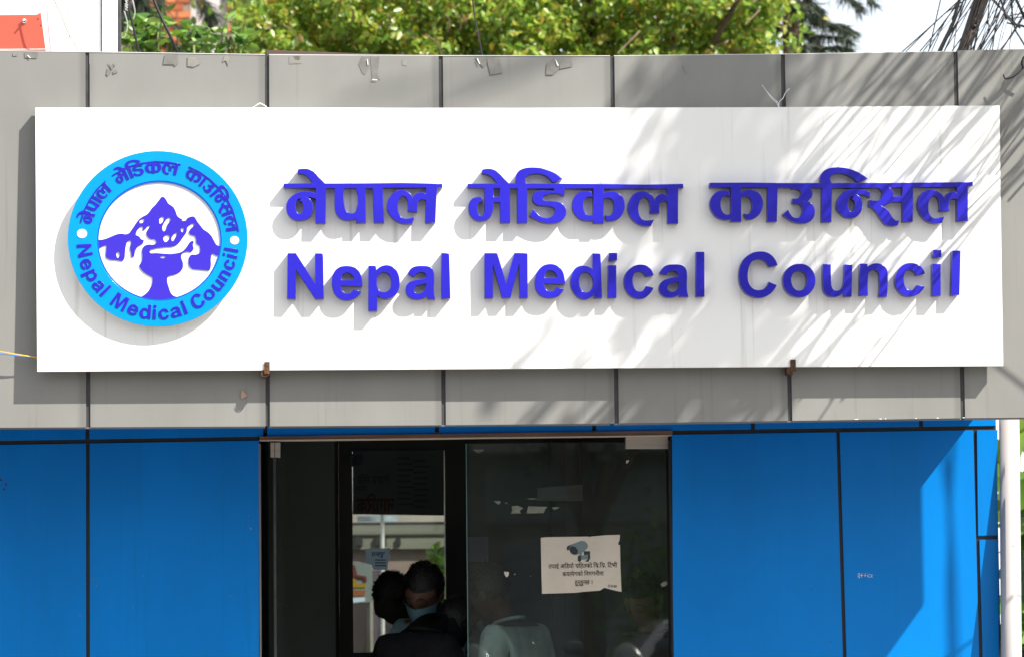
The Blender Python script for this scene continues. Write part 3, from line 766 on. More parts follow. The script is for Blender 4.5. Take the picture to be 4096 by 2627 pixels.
# ------------------------------------------------------------------ sign board
YT, YB = -0.050, -0.072
ZTOP, ZBOT = P(2048, 432, YT).z, P(2048, 1470, YB).z
def ysign(z):
    return YT + (YB - YT) * (ZTOP - z) / (ZTOP - ZBOT)
def PS(px, py, off=0.0):                            # point on the (slightly leaning) sign face
    d = ray(px, py)
    k = (YB - YT) / (ZTOP - ZBOT)
    # y = YT + k*(ZTOP - z) - off
    t = (YT + k * (ZTOP - CAM.z) - off - CAM.y) / (d.y + k * d.z)
    return CAM + d * t
sign = empty('sign_board', (P(2048, 1470).x, -0.03, ZBOT))
tag(sign, 'long white sign board with violet raised Nepali and English lettering and round emblem', 'sign')
SC = [(141, 432), (1024, 431), (2048, 433), (3072, 430), (3998, 423.5), (4004, 900), (4013, 1462), (3000, 1466.5), (2048, 1473), (1024, 1479), (149, 1484.5), (145, 960)]
face = [PS(a, b) for a, b in SC]
MB().prism(face[::-1], (0, 0.004, 0)).build('face', WHITE, sign)
bx = [p + Vector((0, 0.0045, 0)) for p in face]
cen = sum(bx, Vector()) / len(bx)
bx = [cen + (p - cen) * 0.9995 for p in bx]
back_y = [min(0.027, 0.03) for _ in bx]
MB().prism(bx[::-1], (0, 0.030, 0)).build('box', WHITE_EDGE, sign)
for px, py in ((600, 500), (2048, 500), (3500, 500), (600, 1400), (2048, 1400), (3500, 1400)):
    p = PS(px, py)
    MB().box((p.x - 0.02, p.y + 0.03, p.z - 0.02), (p.x + 0.02, -0.0005, p.z + 0.02)).build('bracket', RUST, sign)
for px, py in ((1068, 1472), (3172, 1462)):
    p = PS(px, py, 0.004)
    s = 0.011
    MB().box((p.x - s, p.y - 0.002, p.z - 0.022 * (py / 1470)), (p.x + s, p.y + 0.001, p.z + 0.026)).build('clip', RUST, sign)
    MB().box((p.x - s - 0.012, p.y + 0.003, p.z - 0.034), (p.x - s + 0.010, -0.001, p.z - 0.006)).build('clip', RUST, sign)
pr = PS(1060, 1492, 0.004)
ringpts = [pr + Vector((0.015 * math.cos(a), 0, 0.014 * math.sin(a))) for a in [k * math.pi / 8 for k in range(17)]]
MB().tube(ringpts, 0.0016, 5).build('wire_loop', RUST, sign)

LT = 0.043                                          # letter depth
def poly_mesh(polys, off, depth, bevel=0.0015, name='letter', m=LETTER, parent=sign, m2=None):
    """2D filled outlines (holes included) given in pixels -> slab standing off the sign"""
    cu = bpy.data.curves.new('o', 'CURVE')
    cu.dimensions = '2D'
    cu.fill_mode = 'BOTH'
    cu.extrude = depth / 2 - bevel
    cu.bevel_depth = bevel
    cu.bevel_resolution = 1
    cu.offset = -bevel
    c0 = None
    for pl in polys:
        sp = cu.splines.new('POLY')
        sp.points.add(len(pl) - 1)
        for k, (a, b) in enumerate(pl):
            q = PS(a, b, off + depth)
            if c0 is None:
                c0 = q.copy()
            sp.points[k].co = (q.x - c0.x, q.z - c0.z, 0, 1)
        sp.use_cyclic_u = True
    ob = bpy.data.objects.new('o', cu)
    me = bpy.data.meshes.new_from_object(ob)
    bpy.data.objects.remove(ob)
    bpy.data.curves.remove(cu)
    mats = [m] + ([m2] if m2 else [])
    me.materials.clear()
    for k in mats:
        me.materials.append(k)
    for v in me.vertices:
        x, yl, zl_ = v.co
        z = yl + c0.z
        v.co = (x + c0.x, ysign(z) - off - depth / 2 - zl_, z)
    me.update()
    if m2:
        for p in me.polygons:
            p.material_index = 0 if p.normal.y < -0.5 else 1
    return link(name, me, None, parent)

for key, nm in (('nepal_dev', 'raised_word'), ('medical_dev', 'raised_word'), ('council_dev', 'raised_word'), ('half_na', 'raised_letter')):
    poly_mesh([outline(t, 3) for t in GL[key]], 0.0, LT - (0.001 if key == 'half_na' else 0), name=nm, m2=LETTER_SIDE)
for word in EN:
    for ch, polys in word:
        poly_mesh([outline(t, 3) for t in polys], 0.0, LT + random.uniform(-0.003, 0.003), name='raised_letter', m2=LETTER_SIDE)
# emblem
def ellipse(cx, cy, rx, ry, n=96):
    return [(cx + rx * math.cos(2 * math.pi * k / n), cy + ry * math.sin(2 * math.pi * k / n)) for k in range(n)]
EC = (631, 955)
emb = poly_mesh([ellipse(631, 955, 357.5, 348), ], 0.0, 0.036, 0.001, 'emblem', EMB_WHITE, sign)
poly_mesh([ellipse(631, 955, 360, 350.6), ellipse(637, 964, 249, 240)], 0.0362, 0.007, 0.0008, 'ring', CYAN, emb)
poly_mesh([ellipse(637, 964, 248.5, 239.5), ellipse(637.5, 964, 243.5, 234)], 0.0362, 0.0055, 0.0004, 'ring_rim', RIM, emb)
figp = [outline(t, 3) for t in FIG]
poly_mesh(figp, 0.0362, 0.004, 0.0004, 'mountain_figure', VIOLET, emb)
for cx, cy, rx, ry in ((328, 935.4, 20, 18), (938.3, 962.2, 18, 16.5)):
    poly_mesh([ellipse(cx, cy, rx, ry, 28)], 0.0436, 0.0012, 0.0002, 'dot', EMB_WHITE, emb)
def warp_dev(pl, x0, x1, a0, a1, hb=0.312):
    out = []
    for x, y in pl:
        th = R(a0 + (a1 - a0) * (x - x0) / (x1 - x0))
        r = 317 - (y - 737) * hb
        out.append((634 + r * 1.013 * math.cos(th), 958 - r * 0.99 * math.sin(th)))
    return out
for key, x0, x1, a0, a1 in (('nepal_dev', 1134, 1770, 167.7, 131.6), ('medical_dev', 1871, 2733, 125.3, 73.8), ('council_dev', 2839, 3891, 67.8, 5.8), ('half_na', 2839, 3891, 67.8, 5.8)):
    poly_mesh([warp_dev(outline(t, 2), x0, x1, a0, a1) for t in GL[key]], 0.0436, 0.0025, 0.0003, 'ring_word', LETTER, emb)
for wi, (x0, x1, a0, a1) in enumerate(((1148, 1801, 183.8, 226.0), (1937, 2818, 233.1, 291.4), (2955, 3843, 297.0, 352.8))):
    for ch, polys in EN[wi]:
        w = []
        for t in polys:
            o2 = []
            for x, y in outline(t, 2):
                th = R(a0 + (a1 - a0) * (x - x0) / (x1 - x0))
                r = 322 + (y - 1192) * 0.315
                o2.append((634 + r * 1.013 * math.cos(th), 958 - r * 0.99 * math.sin(th)))
            w.append(o2)
        poly_mesh(w, 0.0436, 0.0025, 0.0003, 'ring_letter', LETTER, emb)

# ------------------------------------------------------------------ small print made of text
def text(body, size, m, origin, name, parent, mirror=False, th=0.0003, rz=0.0, width=None, bold=0.0, align='LEFT', vert=False):
    cu = bpy.data.curves.new('t', 'FONT')
    cu.body = body
    cu.size = size
    cu.extrude = th
    cu.offset = bold
    cu.align_x = align
    ob = bpy.data.objects.new('t', cu)
    me = bpy.data.meshes.new_from_object(ob)
    bpy.data.objects.remove(ob)
    bpy.data.curves.remove(cu)
    me.materials.clear()
    me.materials.append(m)
    xs = [v.co.x for v in me.vertices] or [0]
    w = max(xs) - min(xs)
    k = width / w if width and w > 1e-6 else 1.0
    for v in me.vertices:
        x, y, z = v.co
        x *= k
        if mirror:
            x = -x
        if vert:
            x, y = y, -x
        c, s = math.cos(rz), math.sin(rz)
        v.co = Vector((origin.x + x * c - y * s, origin.y - z, origin.z + x * s + y * c))
    if mirror:
        me.flip_normals()
    me.update()
    return link(name, me, None, parent)

yn = yg - 0.002
NP = [(2163, 2149), (2180, 2147), (2220, 2146), (2300, 2145), (2352, 2144), (2358, 2147), (2364, 2144), (2420, 2139), (2480, 2137), (2478, 2160), (2474, 2168), (2472, 2176), (2480, 2178), (2482, 2270), (2486, 2365),
      (2460, 2360), (2417, 2349), (2400, 2360), (2345, 2364), (2300, 2369), (2168, 2373), (2166, 2300), (2164, 2200)]
notice = MB().prism([P(a, b, yn) for a, b in reversed(NP)], (0, 0.0006, 0)).build('paper_notice', PAPER)
tag(notice, 'torn cream paper notice with printed security camera stuck on the glass door', 'notice')
yt = yn - 0.0006
def ntext(body, x0, x1, yb, size):
    o = P(x0, yb, yt)
    text(body, size, INK, o, 'printed_line', notice, width=(x1 - x0) / (F / (13.6 + yg)), bold=0.00025, rz=R(0.6))
# memory order is visual order here: the short i sign is typed before its consonant
ntext('\u0924\u092a\u093e\u0908 \u0905\u093f\u0921\u092f\u094b \u0938\u0939\u093f\u0924\u0915\u094b \u093f\u0938.\u093f\u0938. \u093f\u091f\u092d\u0940'.replace('\u0939\u093f\u0924', '\u093f\u0939\u0924').replace('\u0905\u093f\u0921', '\u0905\u093f\u0921'), 2194, 2470, 2272, 0.026)
ntext('\u0915\u092f\u093e\u092e\u0947\u0930\u093e\u0915\u094b \u093f\u0928\u0917\u0930\u093e\u0928\u0940\u092e\u093e', 2250, 2416, 2303, 0.026)
ntext('\u0939\u0941\u0928\u0941\u0939\u0941\u0928\u091b \u0964', 2300, 2370, 2336, 0.026)
ntext('\u0928\u0947 \u092e\u0947 \u0915\u093e', 2432, 2468, 2349, 0.015)
ZN = lambda pts: [(2100 + x / 2.9226, 2100 + y / 2.9226) for x, y in pts]
def nshape(pts, m, k=0):
    MB().prism([P(a, b, yt - 0.0003 * k) for a, b in reversed(ZN(pts))], (0, 0.0003, 0)).build('printed_camera', m, notice)
nshape([(490, 245), (530, 225), (660, 178), (700, 185), (732, 215), (735, 255), (700, 295), (640, 330), (600, 345), (540, 330), (510, 280), (488, 290)], CAMGREY)
nshape([(488, 262), (505, 235), (545, 232), (520, 250), (515, 285), (490, 290)], CAMDARK, 1)
nshape([(522, 262), (548, 240), (590, 250), (618, 290), (615, 325), (580, 345), (545, 330), (525, 300)], CAMDARK, 2)
nshape([(640, 330), (668, 310), (660, 365), (640, 370)], CAMGREY, 1)
nshape([(685, 300), (760, 300), (762, 385), (740, 425), (700, 418), (735, 395), (735, 345), (690, 345)], CAMDARK, 1)
nshape([(655, 352), (735, 338), (735, 395), (655, 400)], CAMGREY, 2)
nshape([(618, 352), (655, 350), (655, 415), (635, 425), (618, 412)], CAMDARK, 3)
# sticker remains on the glass
ZD = lambda pts: [(1800 + x / 2.668, 1700 + y / 2.668) for x, y in pts]
STICK = mat('old_sticker_residue', (0.20, 0.21, 0.16), 0.7, 0.2, var=0.2, vscale=(60, 60, 60))
for pts, m in [(ZD([(468, 805), (540, 808), (535, 835), (512, 843), (490, 825)]), STICK), (ZD([(582, 818), (620, 828), (600, 836)]), STICK),
               (ZD([(655, 862), (720, 855), (782, 880), (740, 915), (760, 938), (650, 940), (665, 905)]), STICK),
               (ZD([(835, 862), (1040, 868), (1015, 895), (1000, 935), (818, 938)]), STICK), (ZD([(1090, 872), (1175, 872), (1125, 897), (1105, 895)]), STICK),
               (ZD([(815, 782), (880, 776), (940, 784), (860, 790)]), STICK),
               (ZD([(1880, 375), (1912, 370), (1900, 395), (1882, 408)]), PAPER),
               ([(2016, 2284), (2036, 2286), (2034, 2300), (2026, 2308), (2018, 2296)], PAPER), ([(2056, 2292), (2062, 2294), (2059, 2298)], PAPER), ([(2119, 2301), (2125, 2302), (2122, 2304)], PAPER),
               ([(2642, 2334), (2660, 2322), (2672, 2330), (2662, 2342), (2648, 2346)], STICK)]:
    MB().prism([P(a, b, yg - 0.0012) for a, b in reversed(pts)], (0, 0.0006, 0)).build('sticker_residue', m, gd)
text('SHYAM', 0.011, STEELTAN, P(1934, 1803, yg - 0.0012), 'etched_mark', gd, mirror=True, width=0.038)
text('TUFF', 0.008, STEELTAN, P(1926, 1809, yg - 0.0012), 'etched_mark', gd, mirror=True, width=0.020)
# hand lettering on the blue wall
def zo(x, y):
    return P(3072 + x / 2.3438, 1970 + y / 2.3438, yw - 0.0016)
for st_ in ([(853 + 9 * math.cos(k * 0.7), 770 + 18 * math.sin(k * 0.7)) for k in range(10)], [(888, 753), (878, 758), (876, 775), (879, 792)], [(868, 773), (891, 770)], [(920, 753), (908, 760), (914, 772), (905, 788)], [(902, 773), (920, 771)],
            [(932, 768), (935, 788)], [(930, 756), (932, 759)], [(960, 762), (950, 760), (944, 775), (948, 790), (960, 788)], [(968, 776), (982, 773), (977, 762), (967, 768), (967, 784), (982, 788)], [(848, 797), (860, 794)]):
    MB().tube([zo(*q) for q in st_], 0.0011, 4).build('hand_lettering', CHALK, wall)

# ------------------------------------------------------------------ drain pipe at the right corner
yp = yw - 0.055
pipe_t, pipe_b = P(4037, 1680, yw + 0.025), P(4046, 2627, yw - 0.080)
dirp = (pipe_b - pipe_t)
base = pipe_t + dirp * ((0.12 - pipe_t.z) / dirp.z)
dp = empty('drain_pipe', base)
tag(dp, 'white plastic drain pipe standing at the right corner of the blue wall', 'pipe')
MB().tube([base, pipe_t + Vector((0, 0, 0.02))], 0.043, 28).build('pipe', PVC, dp, smooth=True)
jn = pipe_t + dirp * 0.93
MB().tube([base + Vector((0, 0, 0.3)), base + Vector((0, 0, 0.42))], 0.048, 28).build('coupling', PVC, dp)
text('Panchakanya', 0.016, CAMGREY, P(4048, 2180, yw - 0.03 - 0.046), 'pipe_print', dp, vert=True, width=0.16)

# ------------------------------------------------------------------ loose wires on the front
def cable(name, pts, r, m, label, cat='cable', group=None, seg=6):
    return tag(MB().tube(pts, r, seg).build(name, m, smooth=True), label, cat, group)
def curve_pts(pts, n=6):
    out = []
    for i in range(len(pts) - 1):
        p0, p1, p2, p3 = pts[max(i - 1, 0)], pts[i], pts[i + 1], pts[min(i + 2, len(pts) - 1)]
        for k in range(n):
            u = k / n
            out.append(0.5 * ((2 * p1) + (p2 - p0) * u + (2 * p0 - 5 * p1 + 4 * p2 - p3) * u * u + (3 * p1 - p0 - 3 * p2 + p3) * u**3))
    out.append(pts[-1])
    return out
cable('wire', curve_pts([P(-250, 1380, -0.02), P(-40, 1400, -0.045), P(60, 1415, -0.05), P(147, 1429, -0.04), P(200, 1436, -0.02)]), 0.0028, WIREY, 'thin yellow wire running into the left edge of the white sign', 'wire')
cable('wire', curve_pts([P(-250, 1392, -0.02), P(-40, 1409, -0.045), P(60, 1420, -0.05), P(147, 1432, -0.036), P(200, 1440, -0.02)]), 0.0026, WIREBL, 'thin blue wire running into the left edge of the white sign', 'wire')
tw = empty('wire_twig', PS(3113, 428))
tag(tw, 'frayed white wire ends sticking up from the top edge of the sign', 'wire')
for pts in ([(3114, 430), (3113, 412), (3095, 396), (3070, 370), (3048, 340)], [(3115, 430), (3118, 408), (3132, 394), (3142, 372), (3158, 355)], [(3113, 428), (3108, 414), (3090, 398), (3072, 374), (3052, 346)], [(3118, 430), (3110, 420), (3104, 404)]):
    MB().tube(curve_pts([P(a, b, -0.045) for a, b in pts], 4), 0.0014, 5).build('strand', WIREW, tw)
tw = empty('tape_knot', PS(1045, 430))
tag(tw, 'crumpled white tape scrap on the top edge of the sign above the emblem', 'scrap')
for pts in ([(1014, 430), (1036, 414), (1052, 420), (1068, 430)], [(1010, 430), (1028, 422), (1040, 416), (1066, 426)]):
    MB().tube(curve_pts([P(a, b, -0.045) for a, b in pts], 4), [0.0009] * 5 + [0.002] * 6 + [0.001] * 2, 5).build('strand', WIREW, tw)
cable('wire', curve_pts([P(4013, 298, -0.05), P(4022, 316, -0.05), P(4050, 310, -0.05), P(4078, 288, -0.05), P(4098, 262, -0.04), P(4140, 200, -0.02)]), 0.003, WIRE, 'short black wire hooked over the grey fascia at the right edge', 'wire')
cable('wire', curve_pts([P(4130, 210, -0.05), P(4100, 225, -0.05), P(4088, 245, -0.05), P(4092, 268, -0.05), P(4130, 290, -0.05)]), 0.004, WIRE, 'black wire loop hanging at the right edge of the fascia', 'wire')

# ------------------------------------------------------------------ neighbour's white hoarding, top left
yh = 1.2
hd = empty('white_hoarding', (P(0, 200, yh).x, yh + 0.2, 0))
tag(hd, 'white painted neighbouring wall panel behind the fascia, top left', 'wall')
MB().prism([P(-900, 700, yh), P(403, 700, yh), P(403, -700, yh), P(-900, -700, yh)], (0, 0.10, 0)).build('panel', WALLW, hd)
MB().prism([P(410, 700, yh - 0.012), P(470, 700, yh - 0.012), P(470, -700, yh - 0.012), P(410, -700, yh - 0.012)], (0, 0.112, 0)).build('post', WALLW, hd)
MB().prism([P(474, 700, yh), P(483, 700, yh), P(481, -700, yh), P(472, -700, yh)], (0, 0.06, 0)).build('edge_strip', JOINT, hd)
MB().box((P(-900, 700, yh).x, yh + 0.12, 0), (P(470, 700, yh).x, yh + 0.2, 2.9)).build('support', CONC, hd)
rs = empty('red_sign_sheet', P(80, 204, yh - 0.1))
tag(rs, 'red painted metal sheet with a bolt in front of the white wall', 'sign')
MB().prism([P(-500, 230, yh - 0.10), P(188, 230, yh - 0.10), P(180, 180, yh - 0.10), P(163, 51, yh - 0.10), P(146, 60, yh - 0.10), P(-500, 66, yh - 0.10)], (0, 0.004, 0)).build('sheet', REDP, rs)
MB().prism([P(-500, 204, yh - 0.104), P(183, 199, yh - 0.104), P(183, 196, yh - 0.104), P(-500, 200, yh - 0.104)], (0, 0.003, 0)).build('fold', WHITE_EDGE, rs)
b0 = P(98, 86, yh - 0.1)
MB().lathe([(0.010, -0.001), (0.010, -0.006), (0.006, -0.010)], b0, 14, 'y').build('bolt', CHROME, rs)
MB().lathe([(0.0045, -0.006), (0.0045, -0.03), (0.001, -0.032)], b0, 12, 'y').build('bolt_end', CHROME, rs)
for a, b in ((152, 77), (163, 103)):
    MB().lathe([(0.003, -0.0005), (0.003, -0.0015)], P(a, b, yh - 0.1), 10, 'y').build('hole', INK, rs)
cable('wire', curve_pts([P(200, -80, yh - 0.2), P(220, 5, yh - 0.2), P(245, 60, yh - 0.2), P(270, 125, yh - 0.2), P(312, 204, yh - 0.2), P(335, 260, yh - 0.2)]), 0.0036, WIREG, 'grey wire slanting down across the white neighbouring wall', 'wire')
cable('wire', curve_pts([P(262, -60, yh - 0.06), P(268, 20, yh - 0.06), P(275, 90, yh - 0.06), P(276, 140, yh - 0.06), P(282, 260, yh - 0.06)]), 0.0022, WIREG, 'thin upright grey wire in front of the white neighbouring wall', 'wire')
cable('cable', curve_pts([P(500, -150, yh + 0.5), P(512, 10, yh + 0.5), P(540, 140, yh + 0.5), P(575, 290, yh + 0.5)]), 0.006, WIRE, 'black cable dropping just right of the white neighbouring wall')
cable('cable', curve_pts([P(590, -60, yh + 0.5), P(640, 60, yh + 0.5), P(690, 165, yh + 0.5), P(760, 320, yh + 0.5)]), 0.007, WIRE, 'black cable slanting down in front of the orange brick house')
cable('cable', curve_pts([P(1880, -100, yh + 1.5), P(1895, 40, yh + 1.5), P(1915, 150, yh + 1.5), P(1945, 300, yh + 1.5)]), 0.004, WIRE, 'thin dark cable hanging in front of the leafy tree')
coil = [P(503 + 6 * math.cos(k * 0.9) + (k % 5), -20 + k * 1.5, yh + 0.3) for k in range(44)]
cable('wire', coil, 0.0022, WIREW, 'coiled pale wire beside the white neighbouring wall', 'wire', seg=5)
cable('wire', curve_pts([P(497, 46, yh + 0.3), P(508, 85, yh + 0.3), P(509, 115, yh + 0.3), P(500, 145, yh + 0.3), P(488, 154, yh + 0.3)]), 0.0026, WIREW, 'curved pale wire end hanging below the coil', 'wire', seg=5)
cable('wire', curve_pts([P(525, -20, yh + 0.3), P(535, 20, yh + 0.3), P(540, 50, yh + 0.3), P(534, 77, yh + 0.3)]), 0.0032, WIREW, 'short pale wire end hanging beside the black cable', 'wire', seg=5)

# ------------------------------------------------------------------ brick house behind
yb = 14.0
bh = empty('brick_house', (P(700, 200, yb).x, yb + 1, 0))
tag(bh, 'orange brick house behind the trees, left of the leafy crown', 'house')
BX0, BX1 = P(470, 0, yb).x, P(763, 0, yb).x
ZB0, ZB1 = 0.0, P(700, -700, yb).z
MB().box((BX0, yb + 0.012, ZB0), (BX1, yb + 3, ZB1)).build('wall', MORTAR, bh)
wl2 = bh.children[0]
px0, px1 = P(775, 0, yb).x, P(905, 0, yb).x
MB().box((BX1 + 0.001, yb + 0.05, ZB0), (px1, yb + 3, ZB1)).build('plaster_panel', mat('pale_plaster', (0.52, 0.47, 0.46), 0.85, 0.2, var=0.1), bh)
MB().box((px1 + 0.001, yb + 0.012, ZB0), (px1 + 0.9, yb + 3, ZB1)).build('wall', MORTAR, bh)
bw, bhh = 0.115, 0.062
zs0 = P(700, 300, yb).z
vis0 = P(590, 0, yb).x
bm_me = None
row = 0
z = zs0
while z < P(700, -60, yb).z:
    x = BX1 - bw * 0.5 * (row % 2) - bw * 0.5
    while x > vis0:
        if bm_me is None:
            o = MB().box((-bw / 2 + 0.005, -0.012, -bhh / 2 + 0.005), (bw / 2 - 0.005, 0.0, bhh / 2 - 0.005)).build('brick', BRICKS[0], wl2)
            bm_me = [o.data, o.data.copy(), o.data.copy()]
            for k in (1, 2):
                bm_me[k].materials.clear()
                bm_me[k].materials.append(BRICKS[k])
        else:
            o = link('brick', random.choice(bm_me), None, wl2)
        o.location = (x, yb + 0.0115 + random.uniform(-0.002, 0), z)
        x -= bw
    row += 1
    z += bhh
for k in range(5):
    zz = zs0 + k * 0.19
    o = link('brick', bm_me[k % 3], None, wl2)
    o.location = (px1 + 0.06, yb + 0.0105, zz)

# ------------------------------------------------------------------ trees
LEAF = leaf_mat('glossy_leaf', [(0.0, (0.085, 0.155, 0.018)), (0.35, (0.16, 0.29, 0.026)), (0.62, (0.27, 0.39, 0.035)), (0.82, (0.31, 0.34, 0.05)), (0.93, (0.40, 0.30, 0.03)), (1.0, (0.16, 0.09, 0.03))], 0.36, 0.42)
LEAF_G = leaf_mat('fresh_green_leaf', [(0.0, (0.04, 0.11, 0.012)), (0.5, (0.10, 0.22, 0.02)), (1.0, (0.22, 0.34, 0.04))])
LEAF_D = leaf_mat('dark_needle', [(0.0, (0.012, 0.026, 0.012)), (0.6, (0.025, 0.045, 0.02)), (1.0, (0.05, 0.07, 0.03))], 0.6, 0.15)
LEAF_ST = leaf_mat('street_tree_leaf', [(0.0, (0.03, 0.06, 0.015)), (1.0, (0.08, 0.13, 0.03))], 0.5, 0.15)

def leaf_geo(mb, p, d, up, L, Wd, fold=0.25, curl=0.2):
    """one pointed leaf: 8 vertices, 6 faces, folded along the midrib and curling"""
    d = d.normalized()
    s = d.cross(up)
    if s.length < 1e-4:
        s = d.cross(Vector((1, 0.2, 0)))
    s.normalize()
    n = s.cross(d)
    b, q1, q2, t = p, p + d * L * 0.33 + n * (-curl * L * 0.06), p + d * L * 0.68 - n * (curl * L * 0.18), p + d * L - n * (curl * L * 0.45)
    w1, w2 = Wd * 0.5, Wd * 0.40
    f = fold
    vs = [b, q1, q2, t, q1 + s * w1 + n * w1 * f, q2 + s * w2 + n * w2 * f, q1 - s * w1 + n * w1 * f, q2 - s * w2 + n * w2 * f]
    fs = [(0, 1, 4), (1, 2, 5, 4), (2, 3, 5), (0, 6, 1), (1, 6, 7, 2), (2, 7, 3)]
    mb.add(vs, fs)

def rdir(bias=Vector((0, 0, 0))):
    while True:
        v = Vector((random.uniform(-1, 1), random.uniform(-1, 1), random.uniform(-1, 1)))
        if 0.05 < v.length < 1:
            return (v.normalized() + bias).normalized()

# --- big leafy tree in the middle
yt0 = 7.0
c0 = P(2080, -260, yt0 + 1.6)
tr = empty('leafy_tree', (c0.x, c0.y, 0))
tag(tr, 'broad leafy tree with yellowing leaves right behind the fascia', 'tree', 'trees behind the gatehouse')
tk = MB().tube(curve_pts([Vector((c0.x, c0.y + 0.3, -0.1)), Vector((c0.x + 0.1, c0.y + 0.3, 1.5)), Vector((c0.x - 0.05, c0.y + 0.2, 3.2)), c0 + Vector((0, 0.2, 0.4))], 5), [0.2 - 0.008 * k for k in range(16)], 9)
limbs = []
for k in range(26):
    a = random.uniform(-1, 1)
    z0 = random.uniform(2.2, 4.0)
    end = P(random.uniform(960, 3120), random.uniform(-700, 280), yt0 + random.uniform(0.0, 2.5))
    st = Vector((c0.x, c0.y + 0.25, min(z0, end.z - 0.2)))
    mid = (st + end) / 2 + Vector((0, 0, random.uniform(-0.1, 0.35)))
    limbs.append(curve_pts([st, mid, end], 6))
    tk.tube(limbs[-1], [0.06 - 0.0042 * i for i in range(13)], 6)
tk.build('trunk', BARK, tr, smooth=True)
for px, py, dx, dy in ((1130, 100, 60, 80), (1700, 140, 70, 90), (1780, 60, 10, 70), (2470, 215, 90, -90), (2900, 170, -80, 50), (1400, 30, 5, 60), (1820, 60, 20, 60), (2980, 100, 60, -60), (1545, 60, 10, 50)):
    p0 = P(px, py, yt0 - 0.25)
    p1 = P(px + dx, py + dy, yt0 - 0.15)
    MB().tube(curve_pts([p0, (p0 + p1) / 2 + Vector((0.02, 0, 0.02)), p1], 4), 0.005, 5).build('twig', TWIG, tr)
# individual nearest leaves
lm = []
for k in range(4):
    t = MB()
    leaf_geo(t, Vector((0, 0, 0)), Vector((0, 0, -1)), Vector((0, -1, 0.2)), 1.0, random.uniform(0.48, 0.62), 0.3, random.uniform(0.1, 0.5))
    me = bpy.data.meshes.new('leaf')
    me.from_pydata(t.v, [], t.f)
    me.materials.append(LEAF)
    me.shade_smooth()
    lm.append(me)
crown = MB()
def crown_depth(px, py):
    """front surface of the crown, lumpy"""
    v = noise.noise(Vector((px * 0.004, py * 0.006, 1.3))) * 0.55 + noise.noise(Vector((px * 0.0105, py * 0.013, 4.1))) * 0.32
    return yt0 + 0.35 - v
nl = 0
lo = Vector((0.15, -0.75, 0.35))
while nl < 40000:
    if nl < 25000:
        px, py = random.uniform(880, 3210), random.uniform(-60, 360)
    else:
        px, py = random.uniform(760, 3330), random.uniform(-900, 520)
    # outline of the crown
    e = noise.noise(Vector((px * 0.006, py * 0.006, 9.0))) * 90
    if px > 3130 + e + (0 if py > 0 else -py * 0.2) or px < 930 + e - (0 if py > 0 else -py * 0.25):
        if random.random() < 0.93:
            continue
    y = crown_depth(px, py) + random.random() ** 1.7 * 1.5
    p = P(px, py, y)
    L = random.uniform(0.034, 0.074)
    n0 = rdir(lo * 0.9)
    d = rdir(Vector((0, 0, -0.6)))
    if nl < 300:
        px, py = random.uniform(930, 3130), random.uniform(-10, 225)
        p = P(px, py, crown_depth(px, py) - random.uniform(0.02, 0.12))
        o = link('leaf', random.choice(lm), None, tr)
        zax = -d
        xax = (n0.cross(zax)).normalized()
        yax = zax.cross(xax)
        q = Matrix((xax, yax, zax)).transposed().to_4x4()
        o.matrix_basis = Matrix.Translation(p) @ q @ Matrix.Scale(L, 4)
    else:
        leaf_geo(crown, p, d, n0, L, L * random.uniform(0.42, 0.62), 0.3, random.uniform(0, 0.6))
    nl += 1
cr = crown.build('crown', LEAF, tr, smooth=True, fix=False)
cr['kind'] = 'stuff'

# --- shrub with clear pointed leaves at the left
ys = 4.2
cs = P(640, 300, ys + 0.2)
sh = empty('leafy_shrub', (cs.x, cs.y, 0))
tag(sh, 'fresh green shrub with pointed leaves beside the white wall', 'shrub')
st = MB()
stems = []
for px, py, bx_ in ((652, -20, 640), (600, 70, 610), (560, 80, 585), (700, 140, 665), (525, 120, 560), (830, 120, 760), (900, 60, 800), (960, 90, 860), (980, 150, 900), (760, 110, 720), (500, 160, 545)):
    top = P(px + 10, py, ys + random.uniform(-0.15, 0.25))
    bot = P(bx_, 420, ys + 0.2)
    gnd = Vector((cs.x + (bot.x - cs.x) * 0.4, bot.y, 0.0))
    pts = curve_pts([gnd, bot, (bot + top) / 2 + Vector((random.uniform(-0.03, 0.03), 0, 0)), top], 6)
    stems.append(pts)
    st.tube(pts, [0.012 - 0.0005 * k for k in range(len(pts))], 5)
st.build('stem', mat('green_stem', (0.16, 0.20, 0.06), 0.7, 0.3, var=0.2), sh)
lg = []
for k in range(3):
    t = MB()
    leaf_geo(t, Vector((0, 0, 0)), Vector((0, 0, -1)), Vector((0, -1, 0.2)), 1.0, random.uniform(0.42, 0.52), 0.35, random.uniform(0.2, 0.6))
    me = bpy.data.meshes.new('leaf')
    me.from_pydata(t.v, [], t.f)
    me.materials.append(LEAF_G)
    me.shade_smooth()
    lg.append(me)
for pts in stems:
    m = len(pts)
    for k in range(26):
        i = random.randint(m // 2, m - 1)
        p = pts[i] + rdir() * 0.02
        a = random.uniform(0, 6.28)
        d = Vector((math.cos(a), math.sin(a) * 0.8 - 0.25, random.uniform(-0.35, 0.45))).normalized()
        L = random.uniform(0.055, 0.105)
        o = link('leaf', random.choice(lg), None, sh)
        zax = -d
        n0 = rdir(Vector((0.2, -0.7, 0.9)))
        xax = n0.cross(zax).normalized()
        yax = zax.cross(xax)
        o.matrix_basis = Matrix.Translation(p) @ Matrix((xax, yax, zax)).transposed().to_4x4() @ Matrix.Scale(L, 4)

